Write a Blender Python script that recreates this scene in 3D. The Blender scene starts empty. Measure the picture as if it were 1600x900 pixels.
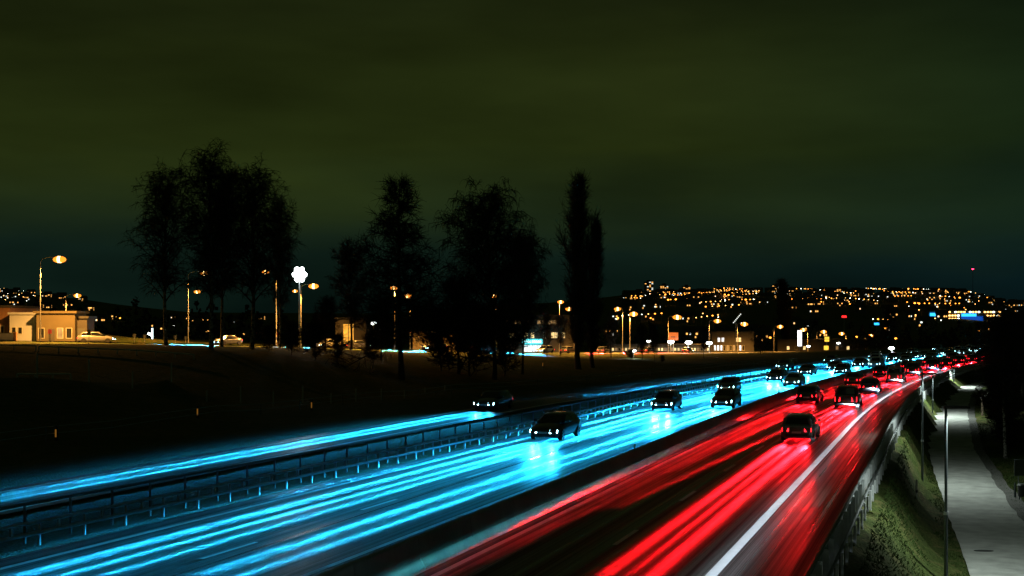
import bpy, math, random
import numpy as np
from mathutils import Vector, Matrix

# ----------------------------------------------------------------- camera, sky, exposure
SC = bpy.context.scene
C = SC.collection
R = math.radians
CAM_H = 6.62            # eye height over the motorway
F = 2000.0 / 1600.0     # focal length in picture widths
cam_d = bpy.data.cameras.new('camera')
cam = bpy.data.objects.new('camera', cam_d); C.objects.link(cam)
cam.location = (0, 0, CAM_H); cam.rotation_euler = (R(90), 0, 0)
cam_d.sensor_width = 36.0; cam_d.lens = 36.0 * F
cam_d.shift_y = 58.0 / 1600.0
cam_d.clip_end = 20000; cam_d.clip_start = 0.5
SC.camera = cam

world = bpy.data.worlds.new('World'); SC.world = world; world.use_nodes = True
def build_world():
    nt = world.node_tree; nt.nodes.clear()
    N = nt.nodes.new; L = nt.links.new
    out = N('ShaderNodeOutputWorld'); bg = N('ShaderNodeBackground')
    tc = N('ShaderNodeTexCoord'); sep = N('ShaderNodeSeparateXYZ')
    L(tc.outputs['Generated'], sep.inputs[0])
    ramp = N('ShaderNodeValToRGB'); cr = ramp.color_ramp
    stops = [(0.0, (0.0010, 0.0036, 0.0030)), (0.05, (0.0036, 0.0098, 0.0066)), (0.095, (0.0086, 0.0152, 0.0048)),
             (0.14, (0.0132, 0.0196, 0.0037)), (0.20, (0.0112, 0.0160, 0.0033)), (0.27, (0.0062, 0.0088, 0.0025)), (0.6, (0.0050, 0.0070, 0.0024))]
    while len(cr.elements) < len(stops): cr.elements.new(0.5)
    for e, (p, c) in zip(cr.elements, stops): e.position = p; e.color = (*c, 1)
    # uneven cloud base: shift the ramp by slow noise
    mp = N('ShaderNodeMapping'); mp.inputs['Scale'].default_value = (1.6, 1.6, 7.0); mp.inputs['Rotation'].default_value = (0, R(24), 0)
    L(tc.outputs['Generated'], mp.inputs[0])
    nz = N('ShaderNodeTexNoise'); nz.inputs['Scale'].default_value = 2.1; nz.inputs['Detail'].default_value = 5; nz.inputs['Roughness'].default_value = 0.5
    L(mp.outputs[0], nz.inputs['Vector'])
    m1 = N('ShaderNodeMath'); m1.operation = 'MULTIPLY_ADD'; m1.inputs[1].default_value = 0.10; m1.inputs[2].default_value = -0.05
    L(nz.outputs['Fac'], m1.inputs[0])
    m2 = N('ShaderNodeMath'); m2.operation = 'ADD'; L(sep.outputs['Z'], m2.inputs[0]); L(m1.outputs[0], m2.inputs[1])
    L(m2.outputs[0], ramp.inputs[0])
    # the cloud away from the town glow (to the right) is bluer and darker
    mr = N('ShaderNodeMapRange'); mr.inputs[1].default_value = 0.12; mr.inputs[2].default_value = 0.42; L(sep.outputs['X'], mr.inputs[0])
    mix = N('ShaderNodeMix'); mix.data_type = 'RGBA'; mix.blend_type = 'MULTIPLY'
    L(mr.outputs[0], mix.inputs['Factor']); L(ramp.outputs[0], mix.inputs[6]); mix.inputs[7].default_value = (0.42, 0.68, 1.25, 1)
    nz2 = N('ShaderNodeTexNoise'); nz2.inputs['Scale'].default_value = 1.9; nz2.inputs['Detail'].default_value = 4; L(mp.outputs[0], nz2.inputs['Vector'])
    m3 = N('ShaderNodeMath'); m3.operation = 'MULTIPLY_ADD'; m3.inputs[1].default_value = 2.3; m3.inputs[2].default_value = 0.16; L(nz2.outputs['Fac'], m3.inputs[0])
    L(mix.outputs[2], bg.inputs['Color']); L(m3.outputs[0], bg.inputs['Strength']); L(bg.outputs[0], out.inputs[0])
build_world()
sun_d = bpy.data.lights.new('sun', 'SUN'); sun_d.energy = 0.012; sun_d.angle = R(30); sun_d.color = (0.75, 1.0, 0.6)
sun = bpy.data.objects.new('sun', sun_d); C.objects.link(sun); sun.rotation_euler = (R(35), R(-15), 0)
SC.view_settings.view_transform = 'Standard'; SC.view_settings.look = 'None'
SC.view_settings.exposure = 0.0; SC.view_settings.gamma = 1.0; SC.view_settings.use_curve_mapping = False
SC.cycles.use_denoising = True
SC.cycles.max_bounces = 5; SC.cycles.diffuse_bounces = 2; SC.cycles.glossy_bounces = 3; SC.cycles.transmission_bounces = 2
SC.cycles.sample_clamp_indirect = 4.0
SC.cycles.use_light_tree = True

HEAD_P = 2500.0      # headlight beams (W)
TAIL_P = 640.0      # tail and brake lamps
SODIUM_P = 34000.0     # street lamps
HEAD_COL = (0.015, 0.46, 0.95)
TAIL_COL = (1.0, 0.006, 0.012)
SODIUM_COL = (1.0, 0.42, 0.07)

# ----------------------------------------------------------------- helpers
rnd = random.Random(7)
def P(u, v, w):
    """world point seen at picture point (u, v) of the 1600x900 photograph, w metres ahead"""
    return Vector(((u - 800) / 2000 * w, w, CAM_H - (v - 508) / 2000 * w))

def tag(o, label=None, cat=None, group=None, kind=None):
    if label: o['label'] = label
    if cat: o['category'] = cat
    if group: o['group'] = group
    if kind: o['kind'] = kind
    return o

def empty(name, loc=(0, 0, 0), rz=0.0):
    o = bpy.data.objects.new(name, None); C.objects.link(o)
    o.location = loc; o.rotation_euler = (0, 0, rz); o.empty_display_size = 0.2
    return o

def link(name, me, parent=None, loc=(0, 0, 0), rz=0.0):
    o = bpy.data.objects.new(name, me); C.objects.link(o)
    o.location = loc; o.rotation_euler = (0, 0, rz)
    if parent is not None: o.parent = parent
    return o

class MB:
    """collects faces of one mesh, with materials"""
    def __init__(s): s.v = []; s.f = []; s.m = []; s.mats = []
    def mi(s, mat):
        if mat not in s.mats: s.mats.append(mat)
        return s.mats.index(mat)
    def quadbox(s, x0, x1, y0, y1, z0, z1, mat):
        b = len(s.v)
        s.v += [(x0, y0, z0), (x1, y0, z0), (x1, y1, z0), (x0, y1, z0), (x0, y0, z1), (x1, y0, z1), (x1, y1, z1), (x0, y1, z1)]
        k = s.mi(mat)
        for f in ((3, 2, 1, 0), (4, 5, 6, 7), (0, 1, 5, 4), (1, 2, 6, 5), (2, 3, 7, 6), (3, 0, 4, 7)):
            s.f.append([b + i for i in f]); s.m.append(k)
    def hull(s, pts_a, pts_b, mat, cap=True):
        """loft between two rings of equal length"""
        b = len(s.v); n = len(pts_a); k = s.mi(mat)
        s.v += [tuple(p) for p in pts_a] + [tuple(p) for p in pts_b]
        for i in range(n):
            j = (i + 1) % n
            s.f.append([b + i, b + j, b + n + j, b + n + i]); s.m.append(k)
        if cap:
            s.f.append([b + i for i in reversed(range(n))]); s.m.append(k)
            s.f.append([b + n + i for i in range(n)]); s.m.append(k)
    def loft(s, rings, mat, cap=True):
        b = len(s.v); n = len(rings[0]); k = s.mi(mat)
        for r in rings: s.v += [tuple(p) for p in r]
        for q in range(len(rings) - 1):
            for i in range(n):
                j = (i + 1) % n
                s.f.append([b + q * n + i, b + q * n + j, b + (q + 1) * n + j, b + (q + 1) * n + i]); s.m.append(k)
        if cap:
            s.f.append([b + i for i in reversed(range(n))]); s.m.append(k)
            e = b + (len(rings) - 1) * n
            s.f.append([e + i for i in range(n)]); s.m.append(k)
    def face(s, pts, mat):
        b = len(s.v); s.v += [tuple(p) for p in pts]
        s.f.append(list(range(b, b + len(pts)))); s.m.append(s.mi(mat))
    def tube(s, pts, radii, mat, n=8, cap=True):
        pts = [Vector(p) for p in pts]; rings = []
        for i, p in enumerate(pts):
            d = (pts[min(i + 1, len(pts) - 1)] - pts[max(i - 1, 0)]).normalized()
            a = d.cross(Vector((0, 0, 1)))
            if a.length < 1e-3: a = Vector((1, 0, 0))
            a.normalize(); c = d.cross(a)
            r = radii[i] if hasattr(radii, '__len__') else radii
            rings.append([p + a * (r * math.cos(t)) + c * (r * math.sin(t)) for t in [2 * math.pi * q / n for q in range(n)]])
        s.loft(rings, mat, cap)
    def mesh(s, name, smooth=False):
        me = bpy.data.meshes.new(name); me.from_pydata(s.v, [], s.f)
        for m in s.mats: me.materials.append(m)
        me.polygons.foreach_set('material_index', s.m)
        if smooth: me.polygons.foreach_set('use_smooth', [True] * len(s.f))
        me.update(); return me
    def build(s, name, parent=None, loc=(0, 0, 0), rz=0.0, smooth=False):
        return link(name, s.mesh(name, smooth), parent, loc, rz)

def fast_mesh(name, verts, quads, mat, smooth=False):
    me = bpy.data.meshes.new(name)
    verts = np.asarray(verts, np.float32); quads = np.asarray(quads, np.int32)
    k = quads.shape[1]
    me.vertices.add(len(verts)); me.vertices.foreach_set('co', verts.ravel())
    me.loops.add(quads.size); me.loops.foreach_set('vertex_index', quads.ravel())
    me.polygons.add(len(quads)); me.polygons.foreach_set('loop_start', np.arange(0, quads.size, k, dtype=np.int32))
    me.polygons.foreach_set('loop_total', np.full(len(quads), k, np.int32))
    if smooth: me.polygons.foreach_set('use_smooth', np.ones(len(quads), bool))
    me.materials.append(mat); me.update(calc_edges=True); me.validate()
    return me

# ----------------------------------------------------------------- materials
def new_mat(name):
    m = bpy.data.materials.new(name); m.use_nodes = True
    return m, m.node_tree, m.node_tree.nodes['Principled BSDF']

def mat(name, col, rough=0.6, metal=0.0, var=0.25, scale=3.0, bump=0.0, coords='Object', spec=0.5, stretch=(1, 1, 1), coat=0.0):
    m, nt, b = new_mat(name); N = nt.nodes.new; L = nt.links.new
    tc = N('ShaderNodeTexCoord'); mp = N('ShaderNodeMapping'); mp.inputs['Scale'].default_value = stretch
    L(tc.outputs[coords], mp.inputs[0])
    nz = N('ShaderNodeTexNoise'); nz.inputs['Scale'].default_value = scale; nz.inputs['Detail'].default_value = 6; L(mp.outputs[0], nz.inputs['Vector'])
    mx = N('ShaderNodeMix'); mx.data_type = 'RGBA'
    mx.inputs[6].default_value = (*[c * (1 - var) for c in col], 1); mx.inputs[7].default_value = (*[min(1, c * (1 + var)) for c in col], 1)
    L(nz.outputs['Fac'], mx.inputs['Factor']); L(mx.outputs[2], b.inputs['Base Color'])
    b.inputs['Roughness'].default_value = rough; b.inputs['Metallic'].default_value = metal
    b.inputs['Specular IOR Level'].default_value = spec
    if coat: b.inputs['Coat Weight'].default_value = coat; b.inputs['Coat Roughness'].default_value = 0.08
    if bump:
        bp = N('ShaderNodeBump'); bp.inputs['Strength'].default_value = bump; bp.inputs['Distance'].default_value = 0.05
        nz2 = N('ShaderNodeTexNoise'); nz2.inputs['Scale'].default_value = scale * 6; nz2.inputs['Detail'].default_value = 4; L(mp.outputs[0], nz2.inputs['Vector'])
        L(nz2.outputs['Fac'], bp.inputs['Height']); L(bp.outputs[0], b.inputs['Normal'])
    return m

def emit(name, col, strength, sample=False):
    m, nt, b = new_mat(name)
    b.inputs['Base Color'].default_value = (*[min(1, c) * 0.5 for c in col], 1); b.inputs['Roughness'].default_value = 0.3
    b.inputs['Emission Color'].default_value = (*col, 1); b.inputs['Emission Strength'].default_value = strength
    if not sample: m.cycles.emission_sampling = 'NONE'
    return m

def window_mat(name, col, strength, scale=1.2):
    """lit window: curtains and furniture make the light uneven"""
    m, nt, b = new_mat(name); N = nt.nodes.new; L = nt.links.new
    tc = N('ShaderNodeTexCoord'); nz = N('ShaderNodeTexNoise'); nz.inputs['Scale'].default_value = scale; nz.inputs['Detail'].default_value = 3
    L(tc.outputs['Object'], nz.inputs['Vector'])
    mr = N('ShaderNodeMapRange'); mr.inputs[1].default_value = 0.3; mr.inputs[2].default_value = 0.7
    mr.inputs[3].default_value = strength * 0.35; mr.inputs[4].default_value = strength * 1.4
    L(nz.outputs['Fac'], mr.inputs[0]); L(mr.outputs[0], b.inputs['Emission Strength'])
    b.inputs['Emission Color'].default_value = (*col, 1); b.inputs['Base Color'].default_value = (0.1, 0.1, 0.1, 1)
    m.cycles.emission_sampling = 'NONE'
    return m

def asphalt_mat():
    """asphalt: UV in metres (across, along); pale glossy streaks along the lanes imitate light trails"""
    m, nt, b = new_mat('light_streak_asphalt'); N = nt.nodes.new; L = nt.links.new
    uv = N('ShaderNodeUVMap'); uv.uv_map = 'road'
    def noise(sx, sy, detail=3, rough=0.5):
        mp = N('ShaderNodeMapping'); mp.inputs['Scale'].default_value = (sx, sy, 1); L(uv.outputs[0], mp.inputs[0])
        n = N('ShaderNodeTexNoise'); n.inputs['Scale'].default_value = 1.0; n.inputs['Detail'].default_value = detail; n.inputs['Roughness'].default_value = rough
        L(mp.outputs[0], n.inputs['Vector']); return n
    n1 = noise(3.4, 0.006, 5, 0.72)      # long streaks along the lanes, imitating light trails
    n2 = noise(0.35, 0.05, 3)            # broad patches
    n3 = noise(22, 22, 2)                # grain
    n4 = noise(160, 160, 1)
    mr = N('ShaderNodeMapRange'); mr.inputs[1].default_value = 0.40; mr.inputs[2].default_value = 0.62; L(n1.outputs['Fac'], mr.inputs[0])
    rg = N('ShaderNodeMapRange'); rg.inputs[3].default_value = 0.55; rg.inputs[4].default_value = 0.26; L(mr.outputs[0], rg.inputs[0])
    L(rg.outputs[0], b.inputs['Roughness'])
    sp = N('ShaderNodeMapRange'); sp.inputs[3].default_value = 0.15; sp.inputs[4].default_value = 0.5; L(mr.outputs[0], sp.inputs[0])
    L(sp.outputs[0], b.inputs['Specular IOR Level'])
    c1 = N('ShaderNodeMix'); c1.data_type = 'RGBA'; c1.inputs[6].default_value = (0.030, 0.031, 0.031, 1); c1.inputs[7].default_value = (0.075, 0.072, 0.066, 1)
    L(n2.outputs['Fac'], c1.inputs['Factor'])
    c2 = N('ShaderNodeMix'); c2.data_type = 'RGBA'; c2.blend_type = 'MULTIPLY'; c2.inputs['Factor'].default_value = 1.0
    mm = N('ShaderNodeMapRange'); mm.inputs[1].default_value = 0.3; mm.inputs[2].default_value = 0.7; mm.inputs[3].default_value = 0.55; mm.inputs[4].default_value = 1.5
    L(n3.outputs['Fac'], mm.inputs[0]); L(c1.outputs[2], c2.inputs[6]); L(mm.outputs[0], c2.inputs[7]); c3 = N('ShaderNodeMix'); c3.data_type = 'RGBA'; c3.blend_type = 'MULTIPLY'; c3.inputs['Factor'].default_value = 1.0
    tr = N('ShaderNodeMapRange'); tr.inputs[3].default_value = 0.3; tr.inputs[4].default_value = 2.6; L(mr.outputs[0], tr.inputs[0])  # base colour brightened along the streaks, as if light trails lay there
    L(c2.outputs[2], c3.inputs[6]); L(tr.outputs[0], c3.inputs[7]); L(c3.outputs[2], b.inputs['Base Color'])
    bp = N('ShaderNodeBump'); bp.inputs['Strength'].default_value = 0.12; bp.inputs['Distance'].default_value = 0.01
    L(n4.outputs['Fac'], bp.inputs['Height']); L(bp.outputs[0], b.inputs['Normal'])
    return m

def ground_mat():
    m, nt, b = new_mat('winter_grass_ground'); N = nt.nodes.new; L = nt.links.new
    tc = N('ShaderNodeTexCoord')
    def noise(s, d): 
        n = N('ShaderNodeTexNoise'); n.inputs['Scale'].default_value = s; n.inputs['Detail'].default_value = d; L(tc.outputs['Object'], n.inputs['Vector']); return n
    a, c, e = noise(0.11, 4), noise(1.3, 6), noise(9.0, 3)
    r = N('ShaderNodeValToRGB'); cr = r.color_ramp
    cols = [(0.30, (0.045, 0.068, 0.018)), (0.48, (0.075, 0.100, 0.028)), (0.60, (0.130, 0.118, 0.045)), (0.75, (0.160, 0.118, 0.064))]
    while len(cr.elements) < 4: cr.elements.new(0.5)
    for el, (p, q) in zip(cr.elements, cols): el.position = p; el.color = (*q, 1)
    mx = N('ShaderNodeMath'); mx.operation = 'MULTIPLY_ADD'; mx.inputs[1].default_value = 0.55; L(c.outputs['Fac'], mx.inputs[0])
    ml = N('ShaderNodeMath'); ml.operation = 'MULTIPLY'; ml.inputs[1].default_value = 0.45; L(a.outputs['Fac'], ml.inputs[0]); L(ml.outputs[0], mx.inputs[2])
    L(mx.outputs[0], r.inputs[0])
    d = N('ShaderNodeMix'); d.data_type = 'RGBA'; d.blend_type = 'MULTIPLY'; d.inputs['Factor'].default_value = 0.8
    mr = N('ShaderNodeMapRange'); mr.inputs[1].default_value = 0.3; mr.inputs[2].default_value = 0.7; mr.inputs[3].default_value = 0.4; mr.inputs[4].default_value = 1.3
    L(e.outputs['Fac'], mr.inputs[0]); L(r.outputs[0], d.inputs[6]); L(mr.outputs[0], d.inputs[7]); L(d.outputs[2], b.inputs['Base Color'])
    b.inputs['Roughness'].default_value = 0.95; b.inputs['Specular IOR Level'].default_value = 0.1
    bp = N('ShaderNodeBump'); bp.inputs['Strength'].default_value = 0.7; bp.inputs['Distance'].default_value = 0.12
    L(e.outputs['Fac'], bp.inputs['Height']); L(bp.outputs[0], b.inputs['Normal'])
    return m

M = {}
M['asphalt'] = asphalt_mat()
M['ground'] = ground_mat()
M['paint'] = mat('road_paint', (0.74, 0.75, 0.74), 0.6, var=0.15, scale=2.5, bump=0.1)
M['path'] = mat('gravel_path', (0.40, 0.41, 0.385), 0.85, var=0.6, scale=1.1, bump=0.9)
M['gravel'] = mat('loose_gravel', (0.13, 0.13, 0.12), 0.95, var=0.5, scale=3.0, bump=0.8)
M['old_asphalt'] = mat('local_asphalt', (0.06, 0.06, 0.058), 0.7, var=0.3, scale=1.2, bump=0.2)
M['concrete'] = mat('barrier_concrete', (0.30, 0.31, 0.30), 0.85, var=0.35, scale=1.6, bump=0.35, stretch=(1, 1, 0.35))
M['galv'] = mat('galvanised_steel', (0.50, 0.52, 0.53), 0.5, metal=0.25, var=0.25, scale=4)
M['galv_dull'] = mat('weathered_steel', (0.20, 0.21, 0.215), 0.65, metal=0.3, var=0.3, scale=4)
M['pole'] = mat('lamp_post_steel', (0.36, 0.37, 0.37), 0.45, metal=0.6, var=0.2, scale=2)
M['dark_pole'] = mat('painted_post', (0.10, 0.12, 0.13), 0.4, metal=0.3, var=0.2, scale=2)
M['housing'] = mat('lamp_housing', (0.06, 0.06, 0.065), 0.5, var=0.2, scale=5)
M['bark'] = mat('dark_bark', (0.045, 0.036, 0.028), 0.95, var=0.5, scale=2.0, bump=0.6, stretch=(3, 3, 0.7))
M['twig'] = mat('twigs', (0.030, 0.023, 0.019), 0.95, var=0.4, scale=0.5)
M['wood'] = mat('weathered_wood', (0.16, 0.12, 0.08), 0.85, var=0.35, scale=3, bump=0.3, stretch=(1, 1, 4))
M['rail_white'] = mat('faded_white_rail', (0.55, 0.54, 0.50), 0.6, var=0.25, scale=2)
M['rubber'] = mat('tyre_rubber', (0.02, 0.02, 0.02), 0.8, var=0.3, scale=6)
M['rim'] = mat('wheel_rim', (0.45, 0.46, 0.47), 0.35, metal=0.9, var=0.2, scale=6)
M['glass'] = mat('car_glass', (0.012, 0.014, 0.016), 0.08, var=0.1, spec=0.8)
M['trim'] = mat('black_trim', (0.02, 0.02, 0.02), 0.5, var=0.3, scale=5)
M['plate'] = mat('number_plate', (0.7, 0.7, 0.68), 0.5, var=0.05)
M['head'] = emit('headlight_lens', (0.45, 0.92, 1.0), 30.0)
M['head_far'] = emit('headlight_lens_far', (0.45, 0.92, 1.0), 26.0)
M['tail'] = emit('tail_light_lens', (1.0, 0.012, 0.02), 7.0)
M['lamp_off'] = mat('unlit_lens', (0.5, 0.5, 0.5), 0.2, var=0.1)
M['sodium'] = emit('sodium_lens', (1.0, 0.27, 0.02), 2.0)
M['sodium_core'] = emit('sodium_bulb', (1.0, 0.62, 0.22), 9.0)
M['sodium_far'] = emit('sodium_lens_far', (1.0, 0.30, 0.03), 6.5)
M['white_lens'] = emit('white_lens', (0.92, 1.0, 0.96), 16.0)
M['white_far'] = emit('white_lens_far', (0.95, 1.0, 0.85), 8.0)
M['warm_far'] = emit('warm_lens_far', (1.0, 0.50, 0.12), 7.0)
M['amber'] = emit('amber_lens', (1.0, 0.42, 0.06), 0.16)
M['red_beacon'] = emit('red_beacon', (1.0, 0.01, 0.04), 40.0)
M['cyan_sign'] = emit('cyan_lightbox', (0.12, 0.85, 0.95), 1.0)
M['cyan_text'] = emit('sign_letters', (0.75, 1.0, 1.0), 3.0)
M['white_sign'] = emit('white_lightbox', (1.0, 0.98, 1.0), 3.0)
M['orange_sign'] = emit('orange_lamplit_panel', (1.0, 0.20, 0.02), 0.5)  # own glow stands in for lamplight falling on the billboard
M['yellow_sign'] = emit('yellow_lightbox', (1.0, 0.62, 0.06), 1.4)
M['red_sign'] = emit('red_lightbox', (1.0, 0.02, 0.02), 2.5)
M['red_dim'] = emit('red_panel', (1.0, 0.08, 0.02), 0.5)
M['blue_sign'] = emit('blue_lightbox', (0.03, 0.42, 1.0), 2.2)
M['blue_glow'] = emit('blue_facade_light', (0.01, 0.10, 0.60), 0.7)
M['win_warm'] = window_mat('window_warm', (1.0, 0.70, 0.28), 1.5)
M['win_orange'] = window_mat('window_orange', (1.0, 0.42, 0.04), 1.3)
M['win_white'] = window_mat('window_white', (0.85, 0.97, 1.0), 1.6)
M['win_dim'] = window_mat('window_dim', (1.0, 0.55, 0.20), 0.35)
M['win_far'] = emit('window_far', (1.0, 0.46, 0.10), 1.9)
M['win_far_white'] = emit('window_far_white', (0.92, 1.0, 0.90), 1.4)
M['win_dark'] = mat('dark_window', (0.02, 0.022, 0.025), 0.12, var=0.1)
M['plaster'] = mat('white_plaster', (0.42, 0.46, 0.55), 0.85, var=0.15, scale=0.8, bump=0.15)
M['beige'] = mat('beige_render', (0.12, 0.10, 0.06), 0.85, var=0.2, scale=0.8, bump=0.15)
M['brick'] = mat('brown_brick', (0.30, 0.16, 0.09), 0.9, var=0.35, scale=2.5, bump=0.4)
M['roof'] = mat('roof_felt', (0.06, 0.06, 0.06), 0.9, var=0.3, scale=1)
M['wall_dark'] = mat('dark_facade', (0.075, 0.07, 0.065), 0.85, var=0.3, scale=0.7)
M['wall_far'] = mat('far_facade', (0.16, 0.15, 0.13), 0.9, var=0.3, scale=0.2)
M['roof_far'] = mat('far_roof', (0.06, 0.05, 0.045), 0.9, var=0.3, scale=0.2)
M['sign_back'] = mat('sign_back', (0.10, 0.11, 0.11), 0.55, metal=0.3, var=0.2)
M['blade'] = mat('grass_blades', (0.034, 0.060, 0.014), 0.9, var=0.6, scale=0.6, spec=0.15)

def birch_mat():
    m, nt, b = new_mat('birch_bark'); N = nt.nodes.new; L = nt.links.new
    tc = N('ShaderNodeTexCoord'); mp = N('ShaderNodeMapping'); mp.inputs['Scale'].default_value = (1.5, 1.5, 2.2); L(tc.outputs['Object'], mp.inputs[0])
    nz = N('ShaderNodeTexNoise'); nz.inputs['Scale'].default_value = 1.6; nz.inputs['Detail'].default_value = 6; L(mp.outputs[0], nz.inputs['Vector'])
    r = N('ShaderNodeValToRGB'); r.color_ramp.elements[0].position = 0.43; r.color_ramp.elements[0].color = (0.03, 0.027, 0.024, 1)
    r.color_ramp.elements[1].position = 0.55; r.color_ramp.elements[1].color = (0.36, 0.34, 0.30, 1)
    L(nz.outputs['Fac'], r.inputs[0]); L(r.outputs[0], b.inputs['Base Color']); b.inputs['Roughness'].default_value = 0.9
    return m
M['birch'] = birch_mat()

# ----------------------------------------------------------------- road geometry
A = math.atan((1475 - 800) / 2000.0)          # heading of the near road, east of the view axis
SA, CA = math.sin(A), math.cos(A)
S0, RAD, S1 = 85.0, 1000.0, 240.0
def bend(s):
    s = np.asarray(s, float)
    q = np.clip(s, S0, S1)
    return (q - S0) ** 2 / (2 * RAD) + np.maximum(s - S1, 0) * (S1 - S0) / RAD
def road_xy(s, X):
    Xp = X + bend(s)
    return s * SA + Xp * CA, s * CA - Xp * SA
def road_pt(s, X, z=0.0):
    x, y = road_xy(s, X); return Vector((float(x), float(y), z))
def road_heading(s):
    """rotation about z that takes local +x to the travel direction away from the viewer"""
    sl = (min(max(s, S0), S1) - S0) / RAD
    dx, dy = SA + sl * CA, CA - sl * SA
    return math.atan2(dy, dx)
def to_road(x, y):
    s = x * SA + y * CA
    return s, x * CA - y * SA - bend(s)
def lin(pts):
    xs = [p[0] for p in pts]; ys = [p[1] for p in pts]
    return lambda s: np.interp(s, xs, ys)

X_RAIL_R = lambda s: -2.95 + 0 * np.asarray(s, float)
X_EDGE_R = lambda s: -5.83 + 0 * np.asarray(s, float)
X_OUTER_EDGE = lin([(20, -24.5), (90, -22.6), (600, -22.4)])
X_OUTER = lin([(20, -22.6), (90, -20.9), (600, -20.7)])
X_DASH_L = lin([(20, -20.1), (90, -19.0), (600, -18.9)])
X_INNER = lin([(20, -17.9), (90, -17.2), (600, -17.1)])
X_INNER_EDGE = lin([(20, -16.1), (90, -15.5), (600, -15.4)])
X_RAIL_L = lin([(15, -26.9), (82, -24.0), (140, -23.6), (600, -23.5)])
X_RAMP = lin([(0, -33.6), (100, -33.4), (185, -28.6), (600, -28.2)])

# local road on the rise to the left
LR = np.array([(-104, 128, 5.4), (-71, 150, 5.05), (-62.8, 157, 4.75), (-46.8, 185, 3.9), (-38, 200, 3.3), (-19.7, 218, 2.4), (10, 252, 1.0), (48, 320, -0.4), (80, 400, -1.8), (130, 520, -4.0)], float)
def smooth_line(pts, n=160, k=40):
    d = np.r_[0, np.cumsum(np.linalg.norm(np.diff(pts[:, :2], axis=0), axis=1))]
    t = np.linspace(0, d[-1], n); out = np.stack([np.interp(t, d, pts[:, k]) for k in range(3)], 1)
    for _ in range(k):
        out[1:-1] = 0.25 * out[:-2] + 0.5 * out[1:-1] + 0.25 * out[2:]
    return out
LRS = smooth_line(LR, 200)
PATH = np.array([(8.5, 12, -2.8), (13.6, 30, -2.8), (18.9, 48, -2.8), (23.8, 65, -2.85), (32.5, 95, -2.5), (42.7, 125, -1.65), (52.2, 150, -1.2), (58.5, 165, -1.1), (67.5, 186, -1.6), (80, 212, -2.6), (96, 240, -3)], float)
PS = smooth_line(PATH, 160, 12)

# ----------------------------------------------------------------- terrain
RAIL_FAR = [(-46.2, 125, 4.1), (-31.8, 128, 3.2)]
FENCE = [(58, 592, 95, 37), (139, 599, 97, 35), (207, 604, 100, 32), (268, 608, 102, 25), (323, 623, 103, 26), (376, 632, 105, 25), (427, 631, 108, 24),
         (473, 631, 110, 24), (517, 631, 112, 23), (556, 628, 115, 20), (596, 624, 119, 17), (632, 620, 124, 16), (664, 617, 129, 14), (695, 613, 134, 12)]
ctrl = []
for s in range(-20, 460, 16):
    for X, z in ((-42, -0.12), (-37, -0.1), (-26, -0.1), (-14, -0.1), (-2.4, -0.15)):
        if s > 150 and X < -36: continue
        p = road_pt(s, X); ctrl.append((p.x, p.y, z))
for s in range(20, 130, 16):
    p = road_pt(s, -48); ctrl.append((p.x, p.y, -0.05))
for u, v, w, h in FENCE:
    p = P(u, v, w); ctrl.append(tuple(p))
for u, v, w in ((262, 540, 145), (330, 548, 135), (392, 546, 150), (436, 546, 160), (548, 547, 172), (628, 592, 145), (775, 592, 152), (905, 577, 178), (925, 575, 182),
                (720, 587, 150), (985, 563, 208), (1003, 566, 212), (1022, 566, 210), (1100, 560, 240), (855, 557, 230), (30, 592, 105), (110, 594, 105)):
    ctrl.append(tuple(P(u, v, w)))
ctrl += [(-46.2, 125, 4.1), (-38, 126.5, 3.7), (-31.8, 128, 3.2), (-60, 60, 2.2), (-80, 100, 4.3), (-45, 60, 0.8), (-60, 120, 4.4), (-100, 60, 4.0), (-90, 180, 5.2), (-70, 215, 5.0), (-110, 300, 5)]
for i in range(0, 200, 6):
    ctrl.append(tuple(LRS[i]))
    d = LRS[min(i + 1, 199)] - LRS[max(i - 1, 0)]; n = np.array((-d[1], d[0])) / np.hypot(d[0], d[1])
    ctrl.append((LRS[i, 0] + n[0] * 40, LRS[i, 1] + n[1] * 40, LRS[i, 2] + 0.1))
for i in range(0, 160, 6):
    ctrl.append(tuple(PS[i])); d = PS[min(i + 1, 159)] - PS[max(i - 1, 0)]; n = np.array((d[1], -d[0])) / np.hypot(d[0], d[1])
    for off in (-2.4, 3.2, 9): ctrl.append((PS[i, 0] + n[0] * off, PS[i, 1] + n[1] * off, PS[i, 2] + (0.15 if off < 0 else 0.05 * off)))
ctrl += [(60, 40, -2), (80, 90, -1.6), (95, 130, -1.2), (120, 180, -1), (160, 250, -1.5), (220, 330, -2.5), (200, 450, -5), (320, 500, -6), (0, 560, -5), (-150, 560, -2), (-300, 560, 0), (-250, 300, 3), (400, 300, -3), (0, -40, -1)]
ctrl = np.array(ctrl, float)
_, keep = np.unique(np.round(ctrl[:, :2] / 1.2).astype(int), axis=0, return_index=True)
ctrl = ctrl[keep]
def rbf_fit(c):
    n = len(c); d = np.linalg.norm(c[:, None, :2] - c[None, :, :2], axis=2)
    K = -d - 0.0 * np.eye(n); K[np.diag_indices(n)] -= 1.5
    Amat = np.zeros((n + 1, n + 1)); Amat[:n, :n] = K; Amat[:n, n] = 1; Amat[n, :n] = 1
    sol = np.linalg.solve(Amat, np.r_[c[:, 2], 0]); return sol[:n], sol[n]
RW, RB = rbf_fit(ctrl)
RIDGE_U = [-900, -200, 0, 120, 200, 300, 600, 900, 980, 1100, 1500, 1560, 1700, 2600]
RIDGE_V = [452, 452, 455, 466, 478, 488, 490, 470, 460, 457, 457, 473, 478, 470]
def sstep(a, b, x):
    t = np.clip((x - a) / (b - a), 0, 1); return t * t * (3 - 2 * t)
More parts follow.
